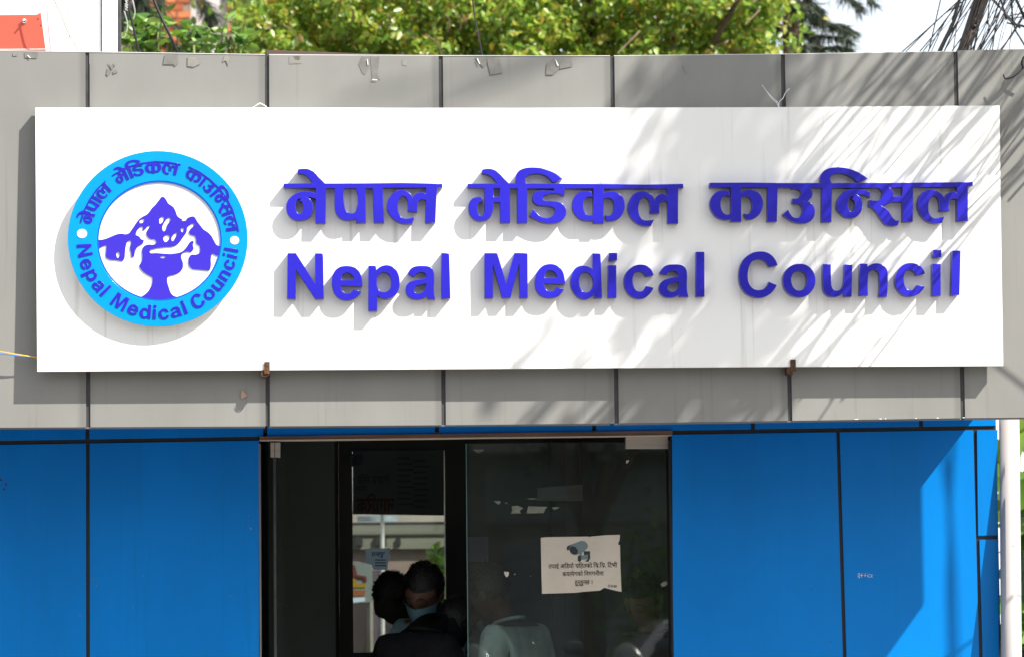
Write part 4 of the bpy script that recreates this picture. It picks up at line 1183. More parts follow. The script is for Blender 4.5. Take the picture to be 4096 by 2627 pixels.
# --- feathery dark conifers
def conifer(name, label, base, lines, y, nn=60, L=0.12):
    t = empty(name, base)
    tag(t, label, 'tree', 'trees behind the gatehouse')
    k = MB()
    nd = MB()
    top = max(P(a[0][0], a[0][1], y).z for a in lines)
    k.tube([base, base + Vector((0.03, 0, top * 0.6)), Vector((base.x, base.y, top + 0.3))], [0.14, 0.10, 0.03], 8)
    for a in lines:
        pts = curve_pts([P(x, yy, y + random.uniform(-0.3, 0.3)) for x, yy in a], 8)
        k.tube(pts, [0.012 * (1 - 0.7 * i / len(pts)) for i in range(len(pts))], 5)
        j0 = pts[0]
        k.tube([Vector((base.x, base.y, min(j0.z, top))), j0], 0.016, 5)
        for _ in range(nn):
            i = random.randint(0, len(pts) - 2)
            p = pts[i].lerp(pts[i + 1], random.random())
            d = ((pts[i + 1] - pts[i]).normalized() + rdir() * 0.9 + Vector((0, 0, -0.7))).normalized()
            ll = L * random.uniform(0.5, 1.2)
            for q in range(4):
                dd = (d + rdir() * 0.35).normalized()
                p2 = p + rdir() * 0.015
                s = dd.cross(rdir()).normalized() * 0.0045
                nd.add([p2 - s, p2 + s, p2 + dd * ll], [(0, 1, 2)])
    k.build('trunk', BARK, t, smooth=True)
    nd.build('crown', LEAF_D, t, fix=False)['kind'] = 'stuff'
yc = 9.0
conifer('feathery_conifer', 'dark feathery conifer against the white sky at the right of the leafy tree', Vector((P(3160, 200, yc).x, yc, 0)),
        [[(3150, -60), (3230, 40), (3300, 90), (3390, 110)], [(3180, 20), (3270, 90), (3360, 110), (3425, 135)], [(3160, -90), (3300, -60), (3400, 0), (3440, 30)], [(3140, 60), (3220, 130), (3300, 150), (3400, 165)],
         [(3140, 120), (3240, 190), (3340, 190), (3380, 205)], [(3130, -140), (3280, -130), (3420, -60), (3490, 10)], [(3120, 0), (3200, 80), (3260, 160), (3300, 220)], [(3100, 40), (3180, 40), (3250, 20), (3290, 60)],
         [(3080, 100), (3170, 150), (3230, 220), (3280, 250)], [(3060, -40), (3140, 10), (3200, 20), (3240, -10)], [(3050, 80), (3120, 130), (3180, 180), (3200, 240)],
         [(3100, -300), (3250, -320), (3350, -250), (3400, -180)], [(3060, -300), (2900, -330), (2800, -260), (2760, -200)], [(3100, -500), (3180, -520), (3230, -470), (3280, -420)]], yc, 90, 0.13)
conifer('dark_conifer', 'dark conifer in front of the orange brick house behind the shrub', Vector((P(560, 200, 11).x, 11.5, 0)),
        [[(560, -150), (520, -40), (500, 60), (490, 150)], [(560, -100), (580, 0), (600, 90), (610, 180)], [(560, -60), (540, 40), (545, 120), (540, 200)], [(560, -160), (620, -60), (640, 0), (650, 60)],
         [(560, -120), (500, -60), (490, -20), (485, 40)], [(560, -40), (590, 50), (570, 130), (575, 220)], [(560, -200), (700, -120), (800, -20), (860, 70)], [(560, -240), (760, -140), (900, -40), (960, 40)],
         [(560, 0), (700, 100), (780, 150), (830, 220)], [(560, 30), (660, 160), (720, 200), (760, 250)], [(560, -180), (760, -60), (820, 40), (850, 130)]], 11.0, 120, 0.16)
# low planting seen past the right end of the building
ybn = 3.4
bn = empty('banana_plant', (P(4110, 2000, ybn).x, ybn, 0))
tag(bn, 'bright green broad leaved plant past the right corner of the blue wall', 'plant')
t = MB()
for k in range(150):
    p = P(random.uniform(4050, 4420), random.uniform(1690, 2700), ybn + random.uniform(-0.3, 0.6))
    leaf_geo(t, p, rdir(Vector((0.1, -0.2, 0.2))), rdir(Vector((0.2, -0.9, 0.5))), random.uniform(0.25, 0.5), random.uniform(0.10, 0.18), 0.2, 0.6)
t.build('foliage', LEAF_G, bn, smooth=True, fix=False)
t = MB()
for k in range(6):
    bx_ = P(4060 + 45 * k, 2000, ybn).x
    t.tube([(bx_ * 0.5 + bn.location.x * 0.5, ybn + 0.1, 0), (bx_, ybn + 0.1, 1.6), (bx_ + 0.05, ybn + 0.1, 2.5)], [0.03, 0.022, 0.01], 6)
t.build('stem', MATS['green_stem'], bn)

# ------------------------------------------------------------------ cables behind the building, top right
ycb = 2.4
GRP = 'cables slanting behind the right end of the fascia'
def zc(x, y):
    return (3072 + x / 2.3447, y / 2.3447)
def skycable(pts, r, label, m=WIRE, y=ycb):
    q = [P(*zc(a, b), y) for a, b in pts]
    ext = q[0] + (q[0] - q[1]).normalized() * 1.2
    end = q[-1] + (q[-1] - q[-2]).normalized() * 0.6
    cable('cable', curve_pts([ext] + q + [end], 4), r, m, label, 'cable', GRP)
COMMON = 'black cable in the tangle against the sky above the right end of the fascia'
bd = [P(*zc(1990, -20), ycb), P(*zc(1905, 240), ycb), P(*zc(1830, 470), ycb)]
bdir = (bd[-1] - bd[0]).normalized()
main = [bd[0] - bdir * 1.5, bd[0], bd[1], bd[2], bd[2] + bdir * 0.5]
cable('cable_bundle', main, 0.027, WIREB, 'thick dark brown cable bundle slanting down behind the fascia at the right', 'cable', GRP, seg=12)
for k in range(7):
    off = [Vector((random.uniform(-0.035, 0.035), -0.03 + random.uniform(-0.01, 0.01), 0)) for _ in main]
    cable('cable', curve_pts([a + b for a, b in zip(main, off)], 5), 0.0045, WIREB, 'brown cable wound along the thick bundle against the sky', 'cable', GRP)
for pts, r in [([(1820, -20), (1560, 220), (1255, 492)], 0.0045), ([(1810, 0), (1620, 250), (1420, 490)], 0.004), ([(1570, 210), (1540, 340), (1505, 490)], 0.004),
               ([(1880, -20), (1660, 130), (1570, 210), (1540, 240)], 0.0035), ([(1800, -10), (1720, 240), (1600, 490)], 0.011), ([(1840, -10), (1740, 230), (1620, 490)], 0.006), ([(1860, 0), (1760, 250), (1650, 490)], 0.0045),
               ([(1780, 200), (1700, 330), (1610, 480)], 0.004), ([(2020, 60), (1870, 280), (1720, 490)], 0.004), ([(2070, -20), (1980, 230), (1930, 470)], 0.0065), ([(2060, -10), (1940, 240), (1900, 480)], 0.005),
               ([(2080, 0), (2060, 180), (2070, 270), (2000, 470)], 0.004), ([(2180, -10), (2090, 260), (1975, 470)], 0.0055), ([(2200, 60), (2140, 180), (2135, 240), (2000, 460)], 0.0045), ([(2260, 60), (2160, 260), (2040, 480)], 0.003),
               ([(2400, 130), (2300, 300), (2195, 465)], 0.005), ([(2400, 160), (2290, 330), (2170, 480)], 0.004), ([(2320, -20), (2370, 90), (2420, 200)], 0.009), ([(2180, -10), (2220, 120), (2300, 220), (2420, 250)], 0.006),
               ([(2285, -10), (2290, 120), (2320, 280), (2420, 450)], 0.006), ([(2170, 60), (2240, 150), (2310, 140), (2400, 130)], 0.004), ([(2420, 30), (2350, 140), (2330, 170), (2420, 150)], 0.0035), ([(2420, 260), (2340, 240), (2300, 200)], 0.005)]:
    skycable(pts, r * 0.8, COMMON)
for k in range(22):
    x0, x1 = random.uniform(1780, 2420), 0
    x1 = x0 - random.uniform(60, 420)
    skycable([(x0, -20), ((x0 + x1) / 2 + random.uniform(-25, 25), 230), (x1, 490)], random.choice([0.0018, 0.0025, 0.003]), 'thin black wire fanning down against the sky above the right end of the fascia', y=ycb + random.uniform(-0.2, 0.4))
pole = empty('utility_pole', (4.4, 3.2, 0))
tag(pole, 'concrete utility pole carrying the cable tangle, beyond the right edge of the picture', 'pole')
MB().tube([(4.4, 3.2, -0.1), (4.4, 3.2, 8.2)], [0.15, 0.10], 14).build('shaft', CONC, pole, smooth=True)
MB().box((3.7, 3.08, 7.0), (5.1, 3.18, 7.12)).build('crossarm', RUST, pole)

# ------------------------------------------------------------------ overhead cables on the street side that shade the sign
def sunpt(px, py, t):
    return P(px, py, 0) + SUN * t
GRS = 'overhead cables along the street side, out of view to the right'
def hidden(pts):
    for p in pts:
        u, w = proj(p)
        if -60 < u < 4150 and -40 < w < 2660:
            return False
    return True
nc = 0
for k in range(3000):
    if nc >= 64:
        break
    xt = 3480 + nc * 17.0 + random.uniform(-30, 30)
    sl = max(0.5, random.gauss(0.86, 0.14))
    ylo = random.choice([1760, 1760, 1600, 1300, 1000, 800])
    pts = None
    wob = random.uniform(-0.05, 0.03)
    for st in range(14):
        t1 = 0.22 + 0.08 * st
        a, b = sunpt(xt + 260 * sl, -60, t1 + 0.35), sunpt(xt - (ylo - 210) * sl, ylo, t1)
        m = (a + b) / 2 + Vector((0, 0, wob))
        q = curve_pts([a + (a - b) * 0.4, a, m, b], 6)
        if hidden(q):
            pts = q
            break
    if pts is None:
        continue
    nc += 1
    r = random.choice([0.0035, 0.004, 0.004, 0.005, 0.006, 0.009])
    cable('cable', pts, r, WIRE, 'overhead cable that throws a thin shadow across the right of the sign', 'cable', GRS)
for pts, t0, t1, r in ([(1000, 745), (1681, 470), (2260, 210), (2900, -60)], 3.6, 4.6, 0.014), ([(1330, 425), (1760, 330), (2150, 200), (2700, 10)], 4.2, 5.0, 0.013), ([(1700, 470), (2000, 330), (2240, 210), (2600, 0)], 3.8, 4.4, 0.012):
    n = len(pts)
    cable('cable', curve_pts([sunpt(a, b, t0 + (t1 - t0) * i / (n - 1)) for i, (a, b) in enumerate(pts)], 6), r, WIRE, 'thick street cable that throws a soft slanting shadow band across the fascia', 'cable', GRS)
for pts, t, r in (([(3345, 150), (3250, 260), (3170, 350), (3060, 440)], 2.0, 0.010), ([(3338, 120), (3342, 260), (3310, 360), (3260, 480)], 1.8, 0.009), ([(3290, 150), (3270, 300), (3240, 450)], 2.0, 0.011), ([(3210, 150), (3120, 230), (3000, 330)], 2.2, 0.011)):  # added casters for the branch shadows on the fascia, built like cables
    cable('cable', curve_pts([sunpt(a, b, t) for a, b in pts], 6), r, WIRE, 'unseen bent line added above the street to throw a branch shadow on the fascia', 'cable', GRS)
for pts, t, r in (([(3812, 1700), (3806, 1850), (3798, 2050), (3815, 2300), (3826, 2660)], 1.5, 0.009), ([(3762, 1760), (3790, 1960), (3800, 2120), (3792, 2350), (3800, 2660)], 1.4, 0.008), ([(3990, 2500), (3900, 2555), (3770, 2640)], 0.95, 0.005)):
    cable('cable', curve_pts([P(a, b, yw) + SUN * t for a, b in pts], 6), r, WIRE, 'hanging drop cable whose shadow falls on the sunlit corner of the blue wall', 'cable', GRS)
# looping drop wires, two of them added for branch shadows
for pts, t in (([(3330, 200), (3345, 260), (3320, 340), (3270, 430)], 1.3), ([(3330, 205), (3260, 290), (3180, 360)], 1.6), ([(3500, 360), (3560, 340), (3640, 345), (3700, 425)], 1.2), ([(3760, 530), (3800, 520), (3860, 525), (3900, 480)], 1.1), ([(3930, 1400), (3990, 1462), (4050, 1510), (4140, 1580)], 0.62)):
    cable('cable', curve_pts([sunpt(a, b, t) for a, b in pts], 6), 0.006, WIRE, 'looping drop wire over the street, out of view to the right', 'cable', GRS)

# ------------------------------------------------------------------ street tree that shades the middle of the sign
st_c = sunpt(2750, 800, 2.5)
stt = empty('street_tree', (st_c.x + 4.0, st_c.y - 0.2, -0.02))
tag(stt, 'tall street tree on the pavement whose crown shades the sign', 'tree')
bb = Vector((st_c.x + 4.0, st_c.y - 0.2, -0.05))
hub = sunpt(2930, -130, 2.5)
tkm = MB().tube(curve_pts([bb, bb + Vector((-0.1, 0, 2.5)), bb + Vector((0.05, 0.1, 5.5)), bb + Vector((-0.1, 0, 9.4)), sunpt(4700, -1000, 2.6), sunpt(3500, -480, 2.6), hub], 6), [0.22 - 0.0047 * k for k in range(37)], 10)
lv = MB()
CL = [(2960, 290, .15, 1.0), (2850, 330, .13, 1.0), (2760, 300, .10, .9), (3020, 350, .05, .8), (2890, 450, .13, .9), (2770, 520, .11, .8), (2930, 590, .11, .8), (2690, 640, .08, .6), (2830, 720, .12, .8), (2960, 800, .10, .7), (2700, 850, .10, .6), (2830, 930, .12, .7),
      (2610, 1020, .08, .6), (2950, 1010, .10, .8), (2760, 1110, .11, .7), (2900, 1200, .12, .8), (2620, 1230, .09, .6), (3010, 1330, .10, .8), (2800, 1340, .12, .7), (2500, 1390, .07, .5), (2920, 1470, .11, .8), (2680, 1500, .10, .7), (2560, 1620, .10, .8), (3010, 1600, .08, .7),
      (2820, 1650, .13, .8), (2330, 1460, .05, .5), (2450, 880, .05, .5), (2400, 1200, .05, .5), (3130, 520, .05, .6), (2990, 480, .06, .7)]
for px, py, rr, dn in CL:
    t = random.uniform(2.1, 2.8)
    c = sunpt(px, py, t)
    j = hub + Vector((random.uniform(-0.1, 0.1), 0, 0.05))
    tkm.tube(curve_pts([j, (j + c) / 2 + Vector((random.uniform(-0.1, 0.1), random.uniform(-0.05, 0.05), 0.05)), c], 5), [0.009 - 0.0005 * k for k in range(11)], 5)
    for _ in range(int(62 * dn * (rr / 0.12) ** 1.7)):
        p = c + rdir() * rr * 1.3 * random.random() ** 0.5
        leaf_geo(lv, p, rdir(Vector((0, 0, -0.5))), rdir(Vector((0, 0, 1))), random.uniform(0.06, 0.12), random.uniform(0.035, 0.055))
# streaky outer sprays reaching out along the light
for px, py in ((2620, 400), (2560, 330), (2510, 310), (2540, 560), (2500, 660), (2470, 520), (2420, 760), (2580, 760), (3100, 440), (3150, 580), (3060, 800), (2500, 960), (2420, 1080), (2250, 1330), (2380, 1240), (2330, 1640), (2150, 1650), (2560, 1130), (2620, 600),
               (2100, 1420), (2000, 1560), (3100, 950), (3120, 1180), (3180, 1560)):
    t = random.uniform(2.1, 2.7)
    k_ = random.uniform(0.7, 1.5)
    a = sunpt(px + 55 * k_, py - 70 * k_, t)
    b = sunpt(px - 55 * k_, py + 70 * k_, t - 0.12)
    tkm.tube([hub.lerp(a, 0.55) + rdir() * 0.05, a + Vector((0.06, 0, 0.1)), a, b], [0.006, 0.006, 0.005, 0.004], 5)
    for _ in range(int(11 * k_)):
        p = a.lerp(b, random.random()) + rdir() * 0.02
        leaf_geo(lv, p, (b - a).normalized() + rdir() * 0.6, rdir(Vector((0, 0, 1))), random.uniform(0.06, 0.11), random.uniform(0.03, 0.045))
for _ in range(16):
    c = sunpt(random.uniform(2600, 4300), random.uniform(-2600, -1300), random.uniform(2.3, 3.2))
    tkm.tube([bb + Vector((-0.12, 0, 9.2)), c], [0.05, 0.015], 5)
    for _ in range(180):
        p = c + rdir() * 0.45 * random.random() ** 0.5
        leaf_geo(lv, p, rdir(Vector((0, 0, -0.5))), rdir(Vector((0, 0, 1))), random.uniform(0.08, 0.14), random.uniform(0.04, 0.07))
tkm.build('trunk', BARK, stt, smooth=True)
lv.build('crown', LEAF_ST, stt, smooth=True, fix=False)['kind'] = 'stuff'

# ------------------------------------------------------------------ people in the doorway
def skin_mesh(chains, rad):
    """chains: list of vertex-name paths; rad: name -> (pos, r). Returns mesh grown by Skin + Subdivision"""
    names = list(rad)
    idx = {n: i for i, n in enumerate(names)}
    es = set()
    for ch in chains:
        for a, b in zip(ch, ch[1:]):
            es.add((idx[a], idx[b]))
    me = bpy.data.meshes.new('s')
    me.from_pydata([rad[n][0] for n in names], list(es), [])
    ob = bpy.data.objects.new('s', me)
    col.objects.link(ob)
    md = ob.modifiers.new('skin', 'SKIN')
    md.use_smooth_shade = True
    for i, n in enumerate(names):
        r = rad[n][1]
        r = r if isinstance(r, tuple) else (r, r)
        me.skin_vertices[0].data[i].radius = r
    me.skin_vertices[0].data[0].use_root = True
    sd = ob.modifiers.new('sub', 'SUBSURF')
    sd.levels = 2
    sd.render_levels = 2
    dg = bpy.context.evaluated_depsgraph_get()
    out = bpy.data.meshes.new_from_object(ob.evaluated_get(dg))
    bpy.data.objects.remove(ob)
    return out

def head_fn(p, q):
    # jaw narrows, face flattens, nose and brow push out (face towards -y)
    q = q.copy()
    if p.z < 0:
        q.x *= 1 + 0.30 * p.z
        q.y *= 1 + 0.12 * p.z
    if p.y > 0 and p.z > -0.3:
        q.y *= 1.06
    f = max(0, -p.y)
    q.y -= 0.028 * math.exp(-((p.x / 0.16) ** 2) - (((p.z + 0.08) / 0.16) ** 2)) * (f > 0)
    q.y -= 0.008 * math.exp(-((p.z - 0.22) / 0.10) ** 2) * f
    q.y += 0.010 * math.exp(-(((abs(p.x) - 0.38) / 0.14) ** 2) - (((p.z - 0.06) / 0.10) ** 2)) * f
    return q

def person(label, base, rz, top, trousers, bow=0.0, tilt=0.0, arms=None, extras=(), hair=HAIR, scale=1.0, group=None, sleeves=True, hood=False, skin=None):
    root = empty('person', base, rz)
    tag(root, label, 'person', group)
    root.scale = (scale,) * 3
    def part(name, me, m):
        if not me.materials:
            me.materials.append(m)
        me.shade_smooth()
        o = bpy.data.objects.new(name, me)
        col.objects.link(o)
        o.parent = root
        return o
    hy = -0.02 - 0.10 * bow
    hz = 1.60 - 0.05 * bow
    v = {'pel': ((0, 0, 0.95), (0.155, 0.11)), 'sp': ((0, 0.01, 1.12), (0.14, 0.10)), 'ch': ((0, 0.0 - 0.02 * bow, 1.30), (0.165, 0.115)), 'nb': ((0, -0.01 - 0.03 * bow, 1.43), (0.075, 0.065)), 'nk': ((0, hy * 0.6, 1.49), 0.055), 'hd': ((0, hy, hz - 0.03), 0.06)}
    chains = [['pel', 'sp', 'ch', 'nb', 'nk', 'hd']]
    for s, n in ((-1, 'r'), (1, 'l')):
        v.update({'hp' + n: ((0.09 * s, 0, 0.88), 0.095), 'kn' + n: ((0.10 * s, -0.02, 0.48), 0.062), 'an' + n: ((0.105 * s, 0.02, 0.09), 0.042), 'to' + n: ((0.12 * s, -0.13, 0.045), 0.038)})
        chains.append(['pel', 'hp' + n, 'kn' + n, 'an' + n, 'to' + n])
    arms = arms or {'r': ((-0.26, 0.02, 1.12), (-0.25, -0.08, 0.88)), 'l': ((0.26, 0.02, 1.12), (0.25, -0.08, 0.88))}
    for s, n in ((-1, 'r'), (1, 'l')):
        el, wr = [Vector(q) for q in arms[n]]
        v.update({'sh' + n: ((0.175 * s, 0, 1.385), 0.062), 'el' + n: (tuple(el), 0.040), 'wr' + n: (tuple(wr), 0.027)})
        d = (wr - el).normalized()
        side = d.cross(Vector((0, -1, 0.2)))
        side = side.normalized() if side.length > 1e-3 else Vector((1, 0, 0))
        pm = wr + d * 0.06
        v['pa' + n] = (tuple(pm), (0.034, 0.02))
        chains.append(['ch', 'sh' + n, 'el' + n, 'wr' + n, 'pa' + n])
        dn = side.cross(d).normalized()
        for f in range(4):
            kx = (f - 1.5) * 0.019
            ln = [0.065, 0.075, 0.07, 0.055][f]
            a = pm + side * kx + d * 0.03
            v['f%d0%s' % (f, n)] = (tuple(a), 0.0095)
            v['f%d1%s' % (f, n)] = (tuple(a + d * ln * 0.5 + dn * 0.008), 0.0088)
            v['f%d2%s' % (f, n)] = (tuple(a + d * ln * 0.85 + dn * 0.03), 0.0075)
            chains.append(['pa' + n, 'f%d0%s' % (f, n), 'f%d1%s' % (f, n), 'f%d2%s' % (f, n)])
        a = wr + d * 0.03 - side * 0.03 * s
        v['t0' + n] = (tuple(a), 0.011)
        v['t1' + n] = (tuple(a + d * 0.035 - side * 0.02 * s + dn * 0.02), 0.009)
        chains.append(['wr' + n, 't0' + n, 't1' + n])
    body = skin_mesh(chains, v)
    hd = MB().ell((0, hy, hz + 0.02), (0.078, 0.098, 0.122), 20, 16, head_fn)
    for s in (-1, 1):
        hd.ell((0.078 * s, hy + 0.012, hz + 0.01), (0.012, 0.022, 0.032), 8, 6)
    bm = bmesh.new()
    bm.from_mesh(body)
    tmp = bpy.data.meshes.new('h')
    tmp.from_pydata(hd.v, [], hd.f)
    if bow or tilt:
        tmp.transform(Matrix.Translation((0, hy, hz - 0.08)) @ Matrix.Rotation(0.55 * bow, 4, 'X') @ Matrix.Rotation(tilt, 4, 'Y') @ Matrix.Translation((0, -hy, -hz + 0.08)))
    bm.from_mesh(tmp)
    bm.to_mesh(body)
    bm.free()
    part('body', body, skin or SKIN)
    HM = Matrix.Translation((0, hy, hz - 0.08)) @ Matrix.Rotation(0.55 * bow, 4, 'X') @ Matrix.Rotation(tilt, 4, 'Y') @ Matrix.Translation((0, -hy, -hz + 0.08))
    def headpart(name, mb, m):
        me = bpy.data.meshes.new(name)
        me.from_pydata(mb.v, [], mb.f)
        me.transform(HM)
        return part(name, me, m)
    # clothes: slightly fuller copies of the same limbs
    g = 0.016
    def up(n, e=g):
        r = v[n][1]
        r = r if isinstance(r, tuple) else (r, r)
        return (v[n][0], (r[0] + e, r[1] + e))
    sv = {'pel': ((0, 0, 0.92), (0.172, 0.128))}
    for n in ('sp', 'ch'):
        sv[n] = up(n)
    sv['nb'] = ((v['nb'][0][0], v['nb'][0][1], 1.405), (0.095, 0.082))
    sc_ = [['pel', 'sp', 'ch', 'nb']]
    for n in ('r', 'l'):
        sv['sh' + n] = up('sh' + n, 0.014)
        a, b = Vector(v['sh' + n][0]), Vector(v['el' + n][0])
        k = 0.72 if sleeves == 'short' else 1.0
        sv['sl' + n] = (tuple(a.lerp(b, k)), (0.062, 0.062))
        sc_.append(['ch', 'sh' + n, 'sl' + n])
        if sleeves is True:
            sv['cu' + n] = up('wr' + n, 0.012)
            sc_[-1].append('cu' + n)
    part('shirt', skin_mesh(sc_, sv), top)
    tv = {'pel': ((0, 0, 0.93), (0.165, 0.122))}
    tc_ = []
    for n in ('r', 'l'):
        for q in ('hp', 'kn', 'an'):
            tv[q + n] = up(q + n, 0.014)
        tc_.append(['pel', 'hp' + n, 'kn' + n, 'an' + n])
    part('trousers', skin_mesh(tc_, tv), trousers)
    # collar
    cl = MB()
    cpts = [(0.072 * math.cos(a), v['nb'][0][1] - 0.002 + 0.066 * math.sin(a), 1.455 + 0.018 * math.sin(a)) for a in [k * 2 * math.pi / 18 for k in range(19)]]
    cl.tube(cpts, 0.009, 6)
    me = bpy.data.meshes.new('collar'); me.from_pydata(cl.v, [], cl.f)
    part('collar', me, top)
    # hair cap with an uneven hairline
    def hfn(p, q):
        q = q.copy()
        k = 1 + 0.07 * noise.noise(p * 5 + Vector((len(label), 0, 0))) + 0.06 * noise.noise(p * 14)
        return q * k
    hm = MB().ell((0, hy + 0.014, hz + 0.052), (0.090, 0.104, 0.108), 24, 18, hfn)
    keep = []
    for f in hm.f:
        c = sum((Vector(hm.v[i]) for i in f), Vector()) / len(f)
        zr = c.z - hz
        yr = c.y - hy
        lim = 0.062 if yr < -0.03 else (0.015 if yr < 0.03 else -0.07)
        if hood:
            lim = -0.2
        if zr > lim:
            keep.append(f)
    hm.f = keep
    hc = Vector((0, hy + 0.014, hz + 0.052))
    for f in random.sample(keep, min(len(keep), 170)):      # loose tufts break up the outline
        c = sum((Vector(hm.v[i]) for i in f), Vector()) / len(f)
        d = ((c - hc).normalized() * 0.6 + rdir() * 0.7 + Vector((0, -0.2, 0.1))).normalized()
        w_ = d.cross(rdir()).normalized() * 0.006
        hm.add([c - w_, c + w_, c + d * random.uniform(0.006, 0.016)], [(0, 1, 2)])
    headpart('hair', hm, hair)
    if 'mask' in extras:
        mk = MB()
        vs, fs = [], []
        nu, nv = 10, 7
        for j in range(nv):
            for i in range(nu):
                a = -1.15 + 2.3 * i / (nu - 1)
                zz = hz + 0.0 - 0.095 * j / (nv - 1)
                bulge = 0.018 * math.cos(a) * math.sin(math.pi * (j + 0.5) / nv)
                vs.append((0.083 * math.sin(a) * (1 - 0.18 * j / (nv - 1)), hy - 0.093 * math.cos(a) - bulge - 0.012 * math.cos(a) ** 6 * (1 - j / nv), zz))
        for j in range(nv - 1):
            for i in range(nu - 1):
                a = j * nu + i
                fs.append((a, a + 1, a + nu + 1, a + nu))
        mk.add(vs, fs)
        for s in (-1, 1):
            for zz in (-0.005, -0.075):
                mk.tube([(0.072 * s, hy - 0.04, hz + zz), (0.084 * s, hy + 0.01, hz + 0.0)], 0.0018, 4)
        headpart('mask', mk, MASKM)
    if 'glasses' in extras:
        gm = MB()
        for s in (-1, 1):
            ring = [(0.033 * s + 0.026 * math.cos(a), hy - 0.100, hz + 0.030 + 0.019 * math.sin(a)) for a in [k * math.pi / 8 for k in range(17)]]
            gm.tube(ring, 0.0028, 5)
            gm.tube([(0.058 * s, hy - 0.098, hz + 0.034), (0.084 * s, hy + 0.01, hz + 0.036)], 0.0025, 4)
        gm.tube([(-0.009, hy - 0.102, hz + 0.034), (0.009, hy - 0.102, hz + 0.034)], 0.0025, 4)
        headpart('glasses', gm, GLASSES)
    return root

FZ = 0.15
def stand(px, y):
    p = P(px, 2400, y)
    return (p.x, y, FZ)
A_y = 1.75
person('man with pale aqua polo shirt, glasses and blue face mask looking down in the doorway', stand(1752, A_y), R(-28), SHIRT, TROUS, bow=0.95, tilt=R(6), extras=('mask', 'glasses'), sleeves='short',
       arms={'r': ((-0.27, -0.06, 1.13), (-0.10, -0.27, 1.12)), 'l': ((0.29, -0.02, 1.13), (0.14, -0.26, 1.10))}, scale=1.0)
person('person dressed all in black bending forward in front of the masked man', (P(1665, 2400, 1.25).x, 1.25, FZ), R(140), BLACKC, BLACKC, bow=1.8, hair=HAIR, scale=0.955, hood=True, skin=BLACKC, 
       arms={'r': ((-0.24, -0.06, 1.16), (-0.12, -0.26, 1.12)), 'l': ((0.27, -0.04, 1.16), (0.14, -0.24, 1.16))})
person('dark figure in profile against the bright inner door pane', (P(1690, 2400, 2.2).x, 2.2, FZ), R(-60), mat('reflected_figure_cloth', (0.022, 0.026, 0.018), 0.9, 0.1, var=0.2), TROUS, bow=0.9, scale=0.975, skin=mat('reflected_figure_skin', (0.03, 0.03, 0.02), 0.8, 0.1))  # solid stand-in for the dark mirror image on the inner pane
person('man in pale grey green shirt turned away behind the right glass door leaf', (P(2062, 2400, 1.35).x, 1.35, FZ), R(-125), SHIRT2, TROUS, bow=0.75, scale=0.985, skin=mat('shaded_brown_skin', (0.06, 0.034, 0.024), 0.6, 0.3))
person('man with glasses half hidden at the right edge of the glass door', (P(2622, 2400, 1.3).x, 1.3, FZ), R(-32), BLACKC, TROUS, bow=0.7, extras=('glasses',), scale=0.955)

# ------------------------------------------------------------------ inside the passage: charter board and paper on the inner pane
yb2 = yi - 0.05
cb = empty('charter_board', (P(1600, 2055, yb2).x, yb2, P(1600, 2055, yb2).z))
tag(cb, 'dark see-through charter board with mirrored red and blue print in the inner door', 'board')
MB().prism([P(1411, 2055, yb2), P(1776, 2060, yb2), P(1776, 1800, yb2), P(1411, 1800, yb2)], (0, 0.004, 0)).build('board', DARKBOARD, cb)
text('\u0928\u093e\u0917\u093f\u0930\u0915', 0.092, DARKRED, P(1576, 2043, yb2 - 0.001), 'printed_word', cb, mirror=True, width=0.178, bold=0.002)
text('\u0928\u0947\u092a\u093e\u0932 \u092e\u0947\u093f\u0921', 0.05, DARKINK, P(1560, 1931, yb2 - 0.001), 'printed_word', cb, mirror=True, width=0.155, bold=0.001)
text('\u0915\u093e\u0909\u0928', 0.034, DARKINK, P(1468, 1960, yb2 - 0.001), 'printed_word', cb, mirror=True, width=0.055, bold=0.001)
lgp = P(1432, 1838, yb2)
MB().lathe([(0.042, -0.0006), (0.042, -0.0012)], lgp, 24, 'y').build('printed_emblem', mat('dim_emblem_print', (0.05, 0.085, 0.09), 0.8, 0.1), cb)
MB().lathe([(0.028, -0.0014), (0.028, -0.002)], lgp, 24, 'y').build('printed_emblem', DARKINK, cb)
for k in range(9):
    MB().prism([P(1590, 1835 + k * 23, yb2 - 0.001), P(1640 + 8 * (k % 3), 1835 + k * 23, yb2 - 0.001), P(1640 + 8 * (k % 3), 1828 + k * 23, yb2 - 0.001), P(1590, 1828 + k * 23, yb2 - 0.001)], (0, 0.0005, 0)).build('printed_line', DARKINK, cb)
    MB().prism([P(1655, 1845 + k * 23, yb2 - 0.001), P(1705 + 9 * (k % 2), 1845 + k * 23, yb2 - 0.001), P(1705 + 9 * (k % 2), 1838 + k * 23, yb2 - 0.001), P(1655, 1838 + k * 23, yb2 - 0.001)], (0, 0.0005, 0)).build('printed_line', DARKINK, cb)
yp2 = yi - 0.01
THIN = leaf_mat('thin_blue_paper', [(0.0, (0.72, 0.82, 0.93)), (1.0, (0.74, 0.84, 0.95))], 0.8, 0.75)
pn = MB().prism([P(a, b, yp2) for a, b in ((1494, 2276), (1550, 2278), (1552, 2244), (1559, 2243), (1558, 2190), (1461, 2194), (1463, 2252), (1486, 2256))], (0, 0.0006, 0)).build('paper_sheet', THIN)
tag(pn, 'pale blue paper sheet taped to the bright inner door pane', 'paper')
text('\u0938\u0942\u091a\u0928\u093e', 0.028, INKBLUE, P(1540, 2222, yp2 - 0.0006), 'printed_word', pn, mirror=True, width=0.065, bold=0.0006)
